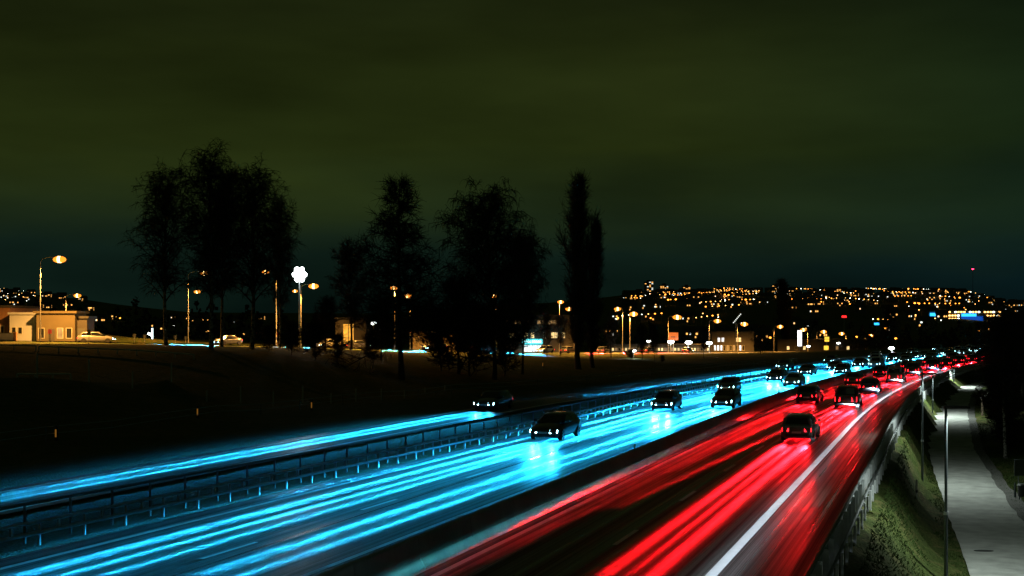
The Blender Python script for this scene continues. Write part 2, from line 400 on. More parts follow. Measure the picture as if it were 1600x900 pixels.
def hill(x, y):
    u = 800 + 2000 * x / np.maximum(y, 200)
    ridge = CAM_H + (508 - np.interp(u, RIDGE_U, RIDGE_V)) * 2200 / 2000
    t = np.clip((y - 720) / (2200 - 720), 0, 1)
    z = -11 + (ridge + 11) * t + 4.5 * np.sin(x / 130 + y / 210) * t * (1 - t) * 3 + 3 * np.sin(x / 61 - y / 90) * t * (1 - t) * 2
    return z - np.maximum(y - 2250, 0) * 0.12
def seg_dist(x, y, line):
    """distance and height of the nearest sample of a polyline"""
    best = np.full(x.shape, 1e9); zz = np.zeros(x.shape)
    for q in line:
        d = np.hypot(x - q[0], y - q[1]); m = d < best
        best = np.where(m, d, best); zz = np.where(m, q[2], zz)
    return best, zz
def height(x, y):
    x = np.atleast_1d(np.asarray(x, float)); y = np.atleast_1d(np.asarray(y, float)); shp = x.shape
    xf, yf = x.ravel(), y.ravel(); z = np.empty(xf.shape)
    for i in range(0, len(xf), 8000):
        sl = slice(i, i + 8000)
        d = np.hypot(xf[sl, None] - ctrl[None, :, 0], yf[sl, None] - ctrl[None, :, 1])
        z[sl] = -d @ RW + RB
    near = (yf < 560) & (np.abs(xf) < 260)
    # the made-up ground next to the two roads and the path
    idx = np.where(near)[0]
    if len(idx):
        xx, yy, zn = xf[idx], yf[idx], z[idx]
        s, X = to_road(xx, yy)
        ramp = X_RAMP(s)
        left = np.minimum(ramp - 4.0, -26.5)
        out = np.maximum(left - X, X - (-2.2))
        k = 1 - sstep(0.0, 3.5, out)
        zn = zn * (1 - k) + (-0.09) * k
        d, q = seg_dist(xx, yy, LRS[::2]); k = 1 - sstep(5.5, 11, d); zn = zn * (1 - k) + (q - 0.08) * k
        zn = np.where((d > 4.0) & (d < 24) & (yy < 260), np.minimum(zn, q - 0.08 - .30 * sstep(3.8, 6.5, d)), zn)
        d, q = seg_dist(xx, yy, PS); px = np.interp(yy, PS[:, 1], PS[:, 0])
        bank = (X > -2.2) & (xx < px)
        e = np.clip((X + 2.2) / (X + 2.2 + np.maximum(d - 2.9, 0) + 1e-6), 0, 1)
        zn = np.where(bank, -0.09 * (1 - e) + (q - 0.11) * e, zn)
        k = np.where((X > -2.2) & ~bank, 1 - sstep(2.4, 6.0, d), 0); zn = zn * (1 - k) + (q - 0.07) * k
        z[idx] = zn
    k = sstep(520, 760, yf); z = z * (1 - k) + hill(xf, yf) * k
    return z.reshape(shp)
def hz(x, y): return float(height(np.array([x]), np.array([y]))[0])
def on_ground(u, w, dz=0.0):
    x = (u - 800) / 2000 * w; return Vector((x, w, hz(x, w) + dz))

def build_ground():
    xs = np.r_[-7000, -5000, np.arange(-3800, -400, 60), np.arange(-400, -110, 10), np.arange(-110, 130, 1.5), np.arange(130, 400, 9), np.arange(400, 3800, 60), 5000, 7000]
    ys = np.r_[-400, -200, np.arange(-100, 24, 6), np.arange(24, 235, 1.5), np.arange(235, 600, 5), np.arange(600, 2500, 26), np.arange(2500, 5000, 250), 6500, 9000]
    gx, gy = np.meshgrid(xs, ys); z = height(gx, gy)
    nx, ny = len(xs), len(ys)
    i = np.arange(nx * ny).reshape(ny, nx)
    q = np.stack([i[:-1, :-1], i[:-1, 1:], i[1:, 1:], i[1:, :-1]], -1).reshape(-1, 4)
    v = np.stack([gx.ravel(), gy.ravel(), z.ravel()], 1)
    o = link('ground', fast_mesh('ground', v, q, M['ground'], True)); tag(o, kind='structure')
    o['label'] = 'dark winter grass slopes, fields and the far hillside'
build_ground()

# ----------------------------------------------------------------- sheets and sweeps along the motorway
def sheet(name, xa, xb, s_arr, z, mat_, nx=8, parent=None):
    rows = []
    uv = []
    for s in s_arr:
        a, b = float(xa(s)), float(xb(s))
        X = np.linspace(a, b, nx + 1); x, y = road_xy(s, X)
        rows.append(np.stack([x, y, np.full(nx + 1, z)], 1)); uv.append(np.stack([X, np.full(nx + 1, s)], 1))
    v = np.concatenate(rows); t = np.concatenate(uv); n = nx + 1; m = len(s_arr)
    i = np.arange(n * m).reshape(m, n)
    q = np.stack([i[:-1, :-1], i[:-1, 1:], i[1:, 1:], i[1:, :-1]], -1).reshape(-1, 4)
    me = fast_mesh(name, v, q, mat_)
    lay = me.uv_layers.new(name='road'); lay.data.foreach_set('uv', t[q.ravel()].astype(np.float32).ravel())
    o = link(name, me, parent); return o
def sweep(name, profile, xf, s_arr, mat_, parent=None, close=False):
    """profile: list of (offset across, height)"""
    v = []; n = len(profile)
    for s in s_arr:
        X = float(xf(s))
        for dx, z in profile:
            x, y = road_xy(s, X + dx); v.append((float(x), float(y), z))
    m = len(s_arr); i = np.arange(n * m).reshape(m, n); 
    j = np.roll(i, -1, axis=1) if close else i[:, 1:]
    ii = i if close else i[:, :-1]
    q = np.stack([ii[:-1], j[:-1], j[1:], ii[1:]], -1).reshape(-1, 4)
    return link(name, fast_mesh(name, v, q, mat_), parent)

S_ALL = np.arange(-10, 620, 5.0)
away = sheet('motorway_road', lambda s: -13.15, lambda s: -3.3, S_ALL, 0.0, M['asphalt']); tag(away, 'dark asphalt carriageway leading away, light streaks in its colour, red in the tail lights', kind='structure')
toward = sheet('motorway_road', lambda s: X_OUTER_EDGE(s) - 1.0, lambda s: -14.05, S_ALL, 0.0, M['asphalt']); tag(toward, 'dark asphalt carriageway of the oncoming lanes, light streaks in its colour', kind='structure')
slip = sheet('slip_road', lambda s: X_RAMP(s) - 2.6, lambda s: X_RAMP(s) + 2.4, S_ALL, 0.0, M['asphalt']); tag(slip, 'narrow slip road beyond the left guardrail', kind='structure')
median = sheet('central_reserve', lambda s: -14.05, lambda s: -13.15, S_ALL, -0.02, M['gravel'], 2); tag(median, 'gravel strip under the median barrier', kind='structure')
def line(parent, xf, wd, s_arr): 
    return sheet('edge_line', lambda s: xf(s) - wd / 2, lambda s: xf(s) + wd / 2, s_arr, 0.005, M['paint'], 1, parent)
line(away, X_EDGE_R, 0.30, S_ALL); line(away, lambda s: -12.75, 0.2, S_ALL)
line(toward, X_INNER_EDGE, 0.2, S_ALL); line(toward, X_OUTER_EDGE, 0.22, S_ALL)
line(slip, lambda s: X_RAMP(s) - 1.9, 0.2, S_ALL); line(slip, lambda s: X_RAMP(s) + 1.75, 0.25, S_ALL)
for parent, xf, s0 in ((away, lambda s: -9.4, 39.0), (toward, X_DASH_L, 33.0)):
    for k in range(28):
        s = s0 + k * 10.2 - 10.2
        sheet('lane_dash', lambda q: xf(q) - 0.075, lambda q: xf(q) + 0.075, np.linspace(s - 1.5, s + 1.5, 4), 0.006, M['paint'], 1, parent)

# right-hand guardrail: folded steel rail on posts, seen from behind
S_RAIL = np.arange(12, 330, 3.0)
gr = empty('guardrail', road_pt(12, -2.95)); tag(gr, 'galvanised steel guardrail with close posts along the right edge of the motorway', 'guardrail')
def child_keep(o, parent):
    o.parent = parent; o.matrix_parent_inverse = Matrix.Translation(-Vector(parent.location)); return o
W_BEAM = [(-0.02, 0.44), (-0.085, 0.49), (-0.085, 0.54), (-0.01, 0.585), (-0.01, 0.615), (-0.085, 0.66), (-0.085, 0.71), (-0.02, 0.76), (0.0, 0.755), (-0.06, 0.70), (-0.06, 0.665), (0.012, 0.62), (0.012, 0.58), (-0.06, 0.535), (-0.06, 0.50), (0.0, 0.445)]
child_keep(sweep('rail', W_BEAM, X_RAIL_R, S_RAIL, M['galv'], close=True), gr)
child_keep(sweep('top_rail', [(-0.03, 0.86), (0.05, 0.86), (0.05, 0.93), (-0.03, 0.93)], X_RAIL_R, S_RAIL, M['galv_dull'], close=True), gr)
child_keep(sweep('lower_rail', [(0.20, 0.30), (0.26, 0.30), (0.26, 0.40), (0.20, 0.40)], X_RAIL_R, S_RAIL, M['galv_dull'], close=True), gr)
pm = MB(); pm.quadbox(-0.045, 0.045, 0.02, 0.17, -0.6, 0.90, M['galv']); post_me = pm.mesh('guardrail_post')
sm = MB(); sm.quadbox(-0.14, 0.14, -0.34, -0.27, -0.6, 0.42, M['galv']); strut_me = sm.mesh('rear_post')
for k in range(int((330 - 12) / 1.75)):
    s = 12.5 + k * 1.75; hd = road_heading(s)
    # local x along the road, local -y to the right of travel
    q = pm_o = link('post', post_me, None, road_pt(s, -2.92 + 0.15), hd); child_keep(q, gr)
    if s < 150:
        q = link('rear_post', strut_me, None, road_pt(s + 0.5, -2.92), hd); child_keep(q, gr)

# left-hand barrier between the oncoming lanes and the slip road
gl = empty('guardrail', road_pt(15, -26.9)); tag(gl, 'open three-rail steel barrier between the oncoming lanes and the slip road', 'guardrail')
S_RL = np.arange(15, 330, 3.0)
for z0, z1, nm, dx in ((1.08, 1.17, 'top_rail', -0.55), (0.60, 0.70, 'middle_rail', 0.06), (0.26, 0.37, 'lower_rail', 0.06)):
    child_keep(sweep(nm, [(dx - 0.03, z0), (dx + 0.04, z0), (dx + 0.04, z1), (dx - 0.03, z1)], X_RAIL_L, S_RL, M['galv'] if dx > 0 else M['galv_dull'], close=True), gl)
p1 = MB(); p1.quadbox(-0.035, 0.035, -0.03, 0.03, -0.5, 1.08, M['galv_dull']); p1m = p1.mesh('barrier_post')
p3 = MB(); p3.quadbox(-0.03, 0.03, -0.025, 0.035, -0.5, 0.60, M['galv']); p3m = p3.mesh('short_post')
p2 = MB(); p2.quadbox(-0.05, 0.05, -0.06, 0.02, 0.37, 0.60, M['galv']); p2m = p2.mesh('rail_spacer')
for k in range(150):
    s = 16 + 2.05 * k; hd = road_heading(s)
    child_keep(link('post', p1m, None, road_pt(s, X_RAIL_L(s) - 0.55), hd), gl)
    child_keep(link('short_post', p3m, None, road_pt(s, X_RAIL_L(s) + 0.0), hd), gl)
    child_keep(link('spacer', p2m, None, road_pt(s + 0.75, X_RAIL_L(s + 0.75) + 0.06), hd), gl)

# concrete median barrier in cast blocks
cb = empty('concrete_barrier', road_pt(14, -13.6)); tag(cb, 'long concrete median barrier of cast blocks between the two carriageways', 'barrier')
prof = [(-0.31, 0.0), (-0.31, 0.08), (-0.17, 0.32), (-0.10, 0.86), (-0.07, 0.90), (0.07, 0.90), (0.10, 0.86), (0.17, 0.32), (0.31, 0.08), (0.31, 0.0)]
bm_ = MB(); bm_.hull([(-1.985, y, z) for y, z in prof], [(1.985, y, z) for y, z in prof], M['concrete']); block_me = bm_.mesh('barrier_block')
for k in range(130):
    s = 14 + 4.0 * k
    o = child_keep(link('barrier_block', block_me, None, road_pt(s, -13.58, -0.018), road_heading(s)), cb)
dm = MB(); dm.quadbox(-0.02, 0.02, -0.05, 0.05, 0.88, 1.12, M['galv_dull']); dm.quadbox(-0.028, -0.021, -0.04, 0.04, 1.0, 1.10, M['rail_white']); dme = dm.mesh('reflector')
for s in (58.0, 110.0, 165.0): child_keep(link('reflector', dme, None, road_pt(s, -13.58, -0.01), road_heading(s)), cb)

# ----------------------------------------------------------------- local road and path
def ribbon(name, line_, wl, wr, dz, mat_, parent=None, ns=3):
    v = []; d = np.gradient(line_[:, :2], axis=0); d /= np.linalg.norm(d, axis=1)[:, None]; nrm = np.stack([d[:, 1], -d[:, 0]], 1)
    offs = np.linspace(-wl, wr, ns + 1)
    for i in range(len(line_)):
        for o in offs: v.append((line_[i, 0] + nrm[i, 0] * o, line_[i, 1] + nrm[i, 1] * o, line_[i, 2] + dz))
    n = ns + 1; i = np.arange(n * len(line_)).reshape(-1, n)
    q = np.stack([i[:-1, :-1], i[:-1, 1:], i[1:, 1:], i[1:, :-1]], -1).reshape(-1, 4)
    return link(name, fast_mesh(name, v, q, mat_), parent)
lr = ribbon('local_road', LRS, 3.6, 3.6, 0.0, M['old_asphalt']); tag(lr, 'local street running behind the trees under orange lamps', kind='structure')
ribbon('centre_line', LRS, 0.06, 0.06, 0.006, M['paint'], lr, 1)
pv = ribbon('pavement', LRS, 6.0, -3.7, 0.09, M['gravel']); tag(pv, 'pavement along the far side of the local street', kind='structure')
def path_sheet():
    d = np.gradient(PS[:, :2], axis=0); d /= np.linalg.norm(d, axis=1)[:, None]; nrm = np.stack([d[:, 1], -d[:, 0]], 1)
    for nm, wl, wr, dz, mt in (('path', 1.65, 1.65, 0.0, 'path'), ('path_shoulder', -1.2, 2.3, -0.012, 'gravel')):
        v = []; ns = 4; r2 = random.Random(3)
        for i in range(len(PS)):
            jl, jr = r2.uniform(-.05, .05), r2.uniform(-.08, .08)
            near = max(0.0, 1 - PS[i, 1] / 75.0) * (2.2 if nm == 'path_shoulder' else 0.25)
            for o in np.linspace(-wl + jl, wr + jr + near, ns + 1): v.append((PS[i, 0] + nrm[i, 0] * o, PS[i, 1] + nrm[i, 1] * o, PS[i, 2] + dz))
        n = ns + 1; i = np.arange(n * len(PS)).reshape(-1, n)
        q = np.stack([i[:-1, :-1], i[:-1, 1:], i[1:, 1:], i[1:, :-1]], -1).reshape(-1, 4)
        o = link(nm, fast_mesh(nm, v, q, M[mt])); tag(o, kind='structure')
path_sheet()

# ----------------------------------------------------------------- trees
def prisms(segs, k):
    """segs: array n x 8 (p0, p1, r0, r1) -> verts, quads of k-sided open prisms"""
    s = np.asarray(segs, float); p0, p1, r0, r1 = s[:, 0:3], s[:, 3:6], s[:, 6], s[:, 7]
    d = p1 - p0; d /= np.linalg.norm(d, axis=1)[:, None] + 1e-9
    ref = np.where(np.abs(d[:, 2:3]) > 0.9, np.array([[1.0, 0, 0]]), np.array([[0, 0, 1.0]]))
    a = np.cross(d, ref); a /= np.linalg.norm(a, axis=1)[:, None] + 1e-9; b = np.cross(d, a)
    t = np.arange(k) * 2 * np.pi / k; ct, st = np.cos(t), np.sin(t)
    ring = a[:, None, :] * ct[None, :, None] + b[:, None, :] * st[None, :, None]
    v = np.concatenate([p0[:, None, :] + ring * r0[:, None, None], p1[:, None, :] + ring * r1[:, None, None]], 1).reshape(-1, 3)
    base = (np.arange(len(s)) * 2 * k)[:, None]; i = np.arange(k)[None, :]; j = (i + 1) % k
    q = np.stack([base + i, base + j, base + k + j, base + k + i], -1).reshape(-1, 4)
    return v, q
def unit(v): return v / (np.linalg.norm(v) + 1e-9)
def grow_tree(seed, H, kind, dens=1.15, twig_r=0.024):
    g = np.random.default_rng(seed); trunk = []; limbs = []; twigs = []
    lean = g.normal(0, 0.02, 2); n = 14
    tp = [np.array([0, 0, -0.4])]; ph = g.uniform(0, 6)
    for i in range(1, n + 1):
        t = i / n
        tp.append(np.array([lean[0] * H * t + 0.012 * H * math.sin(3.1 * t + ph), lean[1] * H * t + 0.012 * H * math.cos(2.3 * t + ph), H * t * 0.97]))
    r0 = H * {'poplar': .017, 'shrub': .008}.get(kind, .0135)
    rad = [r0 * (1.35 if i == 0 else 1) * (1 - 0.93 * (i / n)) + 0.012 for i in range(n + 1)]
    for i in range(n): trunk.append(np.r_[tp[i], tp[i + 1], rad[i], rad[i + 1]])
    def at(t):
        f = t * n; i = min(int(f), n - 1); return tp[i] + (tp[i + 1] - tp[i]) * (f - i)
    prm = dict(birch=(66, .27, 52, -.04, .28), weeping=(80, .2, 46, -.03, .33), larch=(90, .20, -2, .035, .30), poplar=(85, .08, 68, .10, .18),
               shrub=(34, .03, 58, -.02, .55), plain=(48, .22, 48, 0, .28))[kind]
    nl, t0, el0, trop, ln = prm
    nl = int(nl)
    for i in range(nl):
        t = t0 + (0.985 - t0) * ((i + g.uniform(0, 1)) / nl)
        az = i * 2.399 + g.normal(0, .35); tt = (t - t0) / (1 - t0)
        if kind == 'larch': prf = (1 - tt) ** .8 * .95 + .07
        elif kind == 'poplar': prf = .35 + 1.0 * math.sin(math.pi * min(1, tt * .8 + .12))
        elif kind == 'shrub': prf = .6 + .4 * math.sin(math.pi * tt)
        else: prf = .30 + .85 * math.sin(math.pi * (0.16 + .78 * tt)) ** .8
        Ll = H * ln * prf * g.uniform(.72, 1.15); el = math.radians(el0 + g.normal(0, 9) + (14 * tt if kind != 'larch' else 18 * tt))
        d = np.array([math.cos(az) * math.cos(el), math.sin(az) * math.cos(el), math.sin(el)])
        p = at(t); rr = max(.018, r0 * .34 * (1 - .75 * tt)); pts = [p]; dirs = [d]; m = 6
        for k in range(m):
            d = unit(d + np.array([g.normal(0, .09), g.normal(0, .09), trop + g.normal(0, .05) - (.13 * k / m if kind in ('birch', 'weeping') else 0)]))
            pts.append(pts[-1] + d * Ll / m); dirs.append(d)
        for k in range(m): limbs.append(np.r_[pts[k], pts[k + 1], rr * (1 - .8 * k / m) + .006, rr * (1 - .8 * (k + 1) / m) + .006])
        ns = max(3, int((5 + Ll * 1.7) * dens))
        for q in range(ns):
            f = g.uniform(.16, 1.0) * m; k = min(int(f), m - 1); p2 = pts[k] + (pts[k + 1] - pts[k]) * (f - k)
            sd = g.normal(0, 1, 3); sd -= dirs[k] * sd.dot(dirs[k]); sd = unit(sd)
            mixd = .75 if kind == 'poplar' else .55
            d2 = unit(dirs[k] * mixd + sd * (.45 if kind == 'poplar' else .75) + np.array([0, 0, .12]))
            L2 = Ll * g.uniform(.2, .42) * (1.1 - .45 * f / m) + .25; pp = p2; last = []
            for e in range(3):
                d2 = unit(d2 + g.normal(0, .12, 3) + np.array([0, 0, -.14 if kind in ('birch', 'weeping') else (.12 if kind == 'poplar' else 0)]))
                pn = pp + d2 * L2 / 3; limbs.append(np.r_[pp, pn, .032 - .004 * e, .028 - .004 * e]); last.append((pp, pn, d2)); pp = pn
            nt = int(g.integers(5, 9) * max(.6, dens))
            for w in range(nt):
                a0, b0, dd = last[int(g.integers(0, 3))]; p3 = a0 + (b0 - a0) * g.uniform(0, 1)
                d3 = unit(dd * .6 + g.normal(0, .55, 3))
                Lt = g.uniform(.5, 1.15) * (H / 20) ** .5
                drp = {'birch': -.55, 'weeping': -1.1, 'poplar': .45, 'larch': -.15}.get(kind, .05)
                segs = 3 if kind in ('weeping', 'birch') else 2
                for e in range(segs):
                    d3 = unit(d3 + np.array([0, 0, drp * (.4 + .4 * e)]) + g.normal(0, .1, 3)); p4 = p3 + d3 * Lt * (1.3 if kind == 'weeping' else 1.0) / segs
                    twigs.append(np.r_[p3, p4, twig_r * (1 - .25 * e), twig_r * (.75 - .25 * e)]); p3 = p4
    bark = M['birch'] if kind in ('birch',) else M['bark']
    v, q = prisms(trunk, 9); tm = fast_mesh('trunk', v, q, bark, True)
    v1, q1 = prisms(limbs, 4); v2, q2 = prisms(twigs, 3)
    cm = fast_mesh('crown', np.concatenate([v1, v2]), np.concatenate([q1, q2 + len(v1)]), M['twig'])
    return tm, cm
TREES = {}
def tree_kind(key, *a, **k):
    if key not in TREES: TREES[key] = grow_tree(*a, **k)
    return TREES[key]
KINDS = {'birch1': (11, 20, 'birch'), 'birch2': (12, 20, 'birch'), 'birch3': (13, 20, 'birch'), 'weep': (21, 18, 'weeping'), 'larch': (31, 20, 'larch'),
         'poplar': (41, 20, 'poplar'), 'plain1': (51, 12, 'plain'), 'plain2': (52, 12, 'plain'), 'shrub1': (61, 4, 'shrub'), 'shrub2': (62, 4, 'shrub')}
def tree(key, name, u, w, vtop, label, rz=0.0, wide=1.0, group=None, vbase=None, cat='tree'):
    tm, cm = tree_kind(key, *KINDS[key])
    loc = on_ground(u, w)
    if vbase is not None: loc.z = max(loc.z - 1.0, min(loc.z, CAM_H - (vbase - 508) / 2000 * w))
    H = ((508 - vtop) / 2000 * w + CAM_H - loc.z) * (.93 if key != 'poplar' else .9); sc = H / KINDS[key][1]
    r = empty(name, loc, rz); r.scale = (sc * wide, sc * wide, sc)
    link('trunk', tm, r); link('crown', cm, r)
    tag(r, label, cat, group); return r
tree('birch1', 'birch_tree', 260, 145, 265, 'bare birch with pale trunk, leftmost of the tall tree group', 0.4, .86)
tree('birch2', 'birch_tree', 330, 135, 237, 'tallest bare birch in the middle of the left tree group', 1.3, .86)
tree('birch3', 'birch_tree', 346, 152, 262, 'slim bare birch just behind the tallest birch', 2.2, .7)
tree('birch1', 'birch_tree', 393, 150, 263, 'broad bare birch on the right side of the left tree group', 3.5, .95)
tree('birch2', 'birch_tree', 437, 165, 308, 'lower bare birch beside the white floodlight mast', 5.0, .6)
tree('plain1', 'young_tree', 548, 174, 382, 'slender young bare tree between floodlight and conical tree', .2, .9)
tree('larch', 'larch_tree', 628, 145, 245, 'cone shaped bare larch with a leaning dark trunk', .9, 1.02)
tree('weep', 'weeping_birch', 772, 152, 302, 'massive round-topped weeping birch in the middle', 2.0, .95)
tree('weep', 'weeping_birch', 816, 160, 366, 'lower weeping birch at the right flank of the massive one', 4.1, .66)
tree('plain2', 'bare_tree', 716, 152, 430, 'low spreading bare tree left of the massive weeping birch', 1.0, 1.25)
tree('poplar', 'poplar_tree', 903, 178, 268, 'tall narrow poplar with upright branches', 1.2, .95)
tree('poplar', 'poplar_tree', 926, 183, 338, 'shorter poplar leaning against the tall poplar on its right', 3.0, .9)
tree('plain1', 'bare_tree', 508, 165, 466, 'low bare tree below the floodlight mast', 2.0, 1.3)
tree('plain2', 'bare_tree', 596, 160, 470, 'low bare tree right of the house with orange windows', 4.0, 1.3)
tree('plain1', 'young_tree', 855, 232, 490, 'young bare street tree before the shop with the cyan sign', 4.0, .8)
tree('plain2', 'young_tree', 875, 236, 492, 'young bare street tree right of the cyan sign', 2.6, .8)
tree('plain1', 'young_tree', 955, 235, 500, 'pale bare tree beside the long low building', 2.6, 1.0)
tree('plain2', 'young_tree', 1003, 212, 508, 'left one of two young trees on the meadow', 1.6, .8)
tree('plain1', 'young_tree', 1022, 210, 505, 'right one of two young trees on the meadow', 5.6, .8)
tree('plain2', 'young_tree', 1100, 240, 512, 'small lone bare tree below the fourth orange lamp of the row', 5.0, .9)
tree('poplar', 'poplar_tree', 1226, 520, 434, 'dark poplar standing up against the town lights', 5.0, 1.5)
tree('plain1', 'bare_tree', 1387, 330, 482, 'bare tree beside the white roadside floodlight', 1.0, .9)
tree('plain2', 'bare_tree', 1188, 300, 522, 'dark rounded tree at the end of the meadow', 1.0, 1.9)
tree('plain1', 'bare_tree', 1527, 330, 505, 'bare tree at the point where the motorway vanishes', 2.0, .6)
RT = [('birch1', 1571, 88, 488, 'birch with spotted white trunk right of the footpath', .2, .9), ('plain2', 1596, 120, 485, 'dark bare tree behind the spotted birch', 1.0, 1.2), ('plain1', 1568, 150, 500, 'dark bare tree close to the far bend of the footpath', 2.0, 1.0),
      ('plain2', 1612, 165, 478, 'dark bare tree at the right picture edge', 3.0, 1.4), ('plain1', 1560, 200, 508, 'bare tree above the end of the footpath', 4.0, 1.2), ('plain2', 1592, 230, 500, 'farthest bare tree right of the motorway', 5.0, 1.3)]
for key, u, w, vt, lb, rz, wd in RT: tree(key, 'birch_tree' if key == 'birch1' else 'bare_tree', u, w, vt, lb, rz, wd)
def shrub(u, w, vtop, label, wide, rz, key='shrub1', group=None): tree(key, 'shrub', u, w, vtop, label, rz, wide, group, cat='shrub')
shrub(985, 208, 548, 'low shrub at the left of the two meadow trees', 1.8, 0.3)
shrub(1035, 209, 557, 'flat little shrub right of the two meadow trees', 1.5, 1.3, 'shrub2')
for i, (u, w, vt, wd) in enumerate([(420, 150, 516, 1.3), (455, 150, 510, 1.4), (492, 148, 514, 1.4), (527, 150, 528, 1.3), (582, 155, 526, 1.3), (690, 155, 500, 1.6), (735, 150, 490, 1.7), (788, 156, 505, 1.2)]):
    shrub(u, w, vt, ['bushy thicket left of the floodlight mast foot', 'bushy thicket at the foot of the floodlight mast', 'bushy thicket right of the floodlight mast foot', 'bushy thicket left below the orange windows',
                     'bushy thicket left of the larch trunk', 'bushy thicket between the larch and the weeping birch', 'bushy thicket at the foot of the weeping birch', 'bushy thicket right of the weeping birch trunk'][i], wd, i * 1.1, 'shrub1' if i % 2 else 'shrub2', 'thicket under the trees')
for i, (u, w, vt, wd, lb) in enumerate([(1558, 100, 600, 1.1, 'dark shrub behind the timber frame by the footpath'), (1532, 205, 560, 1.6, 'dark shrub above the end of the footpath'), (1560, 180, 555, 1.8, 'wide dark shrub left of the right-hand trees'), (1598, 135, 570, 1.8, 'dark shrub at the right picture edge behind the birch'),
                                         (1500, 262, 553, 1.5, 'low shrub between guardrail and footpath end'), (1580, 92, 640, 1.3, 'low shrub right of the spotted birch trunk')]):
    shrub(u, w, vt, lb, wd, i * .9, 'shrub2' if i % 2 else 'shrub1')

# dark belts of trees in the valley, too far to tell the trees apart
def far_wood(name, label, spots, seed):
    tm, cm = tree_kind('plain1', *KINDS['plain1']); g = random.Random(seed)
    r = None; verts = []; quads = []; n0 = 0
    gv = []; 
    for (u0, u1, w0, w1, n, h) in spots:
        for k in range(n):
            u = g.uniform(u0, u1); w = g.uniform(w0, w1); x = (u - 800) / 2000 * w; z = hz(x, w); H = h * g.uniform(.6, 1.15)
            # a crown as many loose leaf-sized plates round a stem
            m = 46
            for q in range(m):
                t = g.uniform(.12, 1); rr = H * .32 * math.sin(math.pi * min(1, .15 + .85 * t)) * math.sqrt(g.random()); a = g.uniform(0, 6.28)
                c = np.array([x + rr * math.cos(a), w + rr * math.sin(a), z + H * t]); s = H * .07
                e1 = np.array([g.uniform(-1, 1), g.uniform(-.4, .4), g.uniform(-1, 1)]); e2 = np.array([g.uniform(-1, 1), g.uniform(-1, 1), g.uniform(-1, 1)])
                e1 = unit(e1) * s; e2 = unit(e2) * s
                verts += [c - e1, c + e2, c + e1, c - e2]; quads.append([n0, n0 + 1, n0 + 2, n0 + 3]); n0 += 4
    o = link(name, fast_mesh(name, verts, quads, M['twig'])); tag(o, label, 'trees', kind='stuff')
far_wood('far_woodland', 'dark belt of far trees between the street lamps and the town', [(930, 1600, 560, 1000, 150, 9), (-50, 420, 330, 600, 80, 10), (1330, 1600, 420, 620, 60, 8), (420, 930, 330, 600, 110, 10)], 5)

# ----------------------------------------------------------------- street lamps
def lathe_lens(rx, ry, rz_):
    mb = MB(); rings = []
    for i in range(1, 6):
        ph = math.pi * i / 6
        rings.append([(rx * math.sin(ph) * math.cos(t), ry * math.sin(ph) * math.sin(t), rz_ * math.cos(ph)) for t in [2 * math.pi * k / 10 for k in range(10)]])
    return mb, rings
_lens_cache = {}
def lens_mesh(size, mt):
    key = (round(size, 2), mt.name)
    if key not in _lens_cache:
        mb, rings = lathe_lens(size, size * .6, size * .5); mb.loft(rings, mt)
        if mt.name == 'sodium_lens':
            _, r2 = lathe_lens(size * .5, size * .66, size * .54); mb.loft(r2, M['sodium_core'])
        _lens_cache[key] = mb.mesh('lens', True)
    return _lens_cache[key]
def point_light(parent, loc, power, col, radius=0.25, spot=None, name='lamp_light'):
    ld = bpy.data.lights.new(name, 'SPOT' if spot else 'POINT'); ld.energy = power; ld.color = col; ld.shadow_soft_size = radius
    if spot: ld.spot_size = R(spot); ld.spot_blend = 0.6
    o = bpy.data.objects.new(name, ld); C.objects.link(o); o.parent = parent; o.location = loc; return o
def street_lamp(u, v, w, up, label, power=1.0, size=.36, mt='sodium', col=SODIUM_COL, base_w=None):
    head = P(u, v, w); base = on_ground(up, base_w or w)
    r = empty('street_lamp', base); h = head.z - base.z; dx = head.x - base.x; dy = head.y - base.y
    mb = MB(); mb.tube([(0, 0, -.5), (0, 0, .9), (0, 0, .91), (0, 0, h - .3)], [.13, .13, .095, .055], M['pole'], 8); mb.build('pole', r, smooth=False)
    mb = MB(); mb.tube([(0, 0, h - .4), (dx * .12, dy * .12, h - .02), (dx * .4, dy * .4, h + .16), (dx, dy, h + .2)], [.055, .05, .045, .04], M['pole'], 6); mb.build('arm', r)
    mb = MB(); k = .9; mb.loft([[(dx - k * .75, dy - .16, h + .12), (dx - k * .75, dy + .16, h + .12), (dx - k * .7, dy + .1, h + .28), (dx - k * .7, dy - .1, h + .28)],
                               [(dx + k * .45, dy - .2, h + .12), (dx + k * .45, dy + .2, h + .12), (dx + k * .35, dy + .12, h + .32), (dx + k * .35, dy - .12, h + .32)]], M['housing']); mb.build('lamp_head', r)
    o = link('lens', lens_mesh(size, M[mt]), r, (dx, dy, h - .12))
    if power > 0: point_light(r, (dx, dy, h - .75), SODIUM_P * power, col, spot=166)
    tag(r, label, 'street lamp', 'street lamps along the local street'); return r
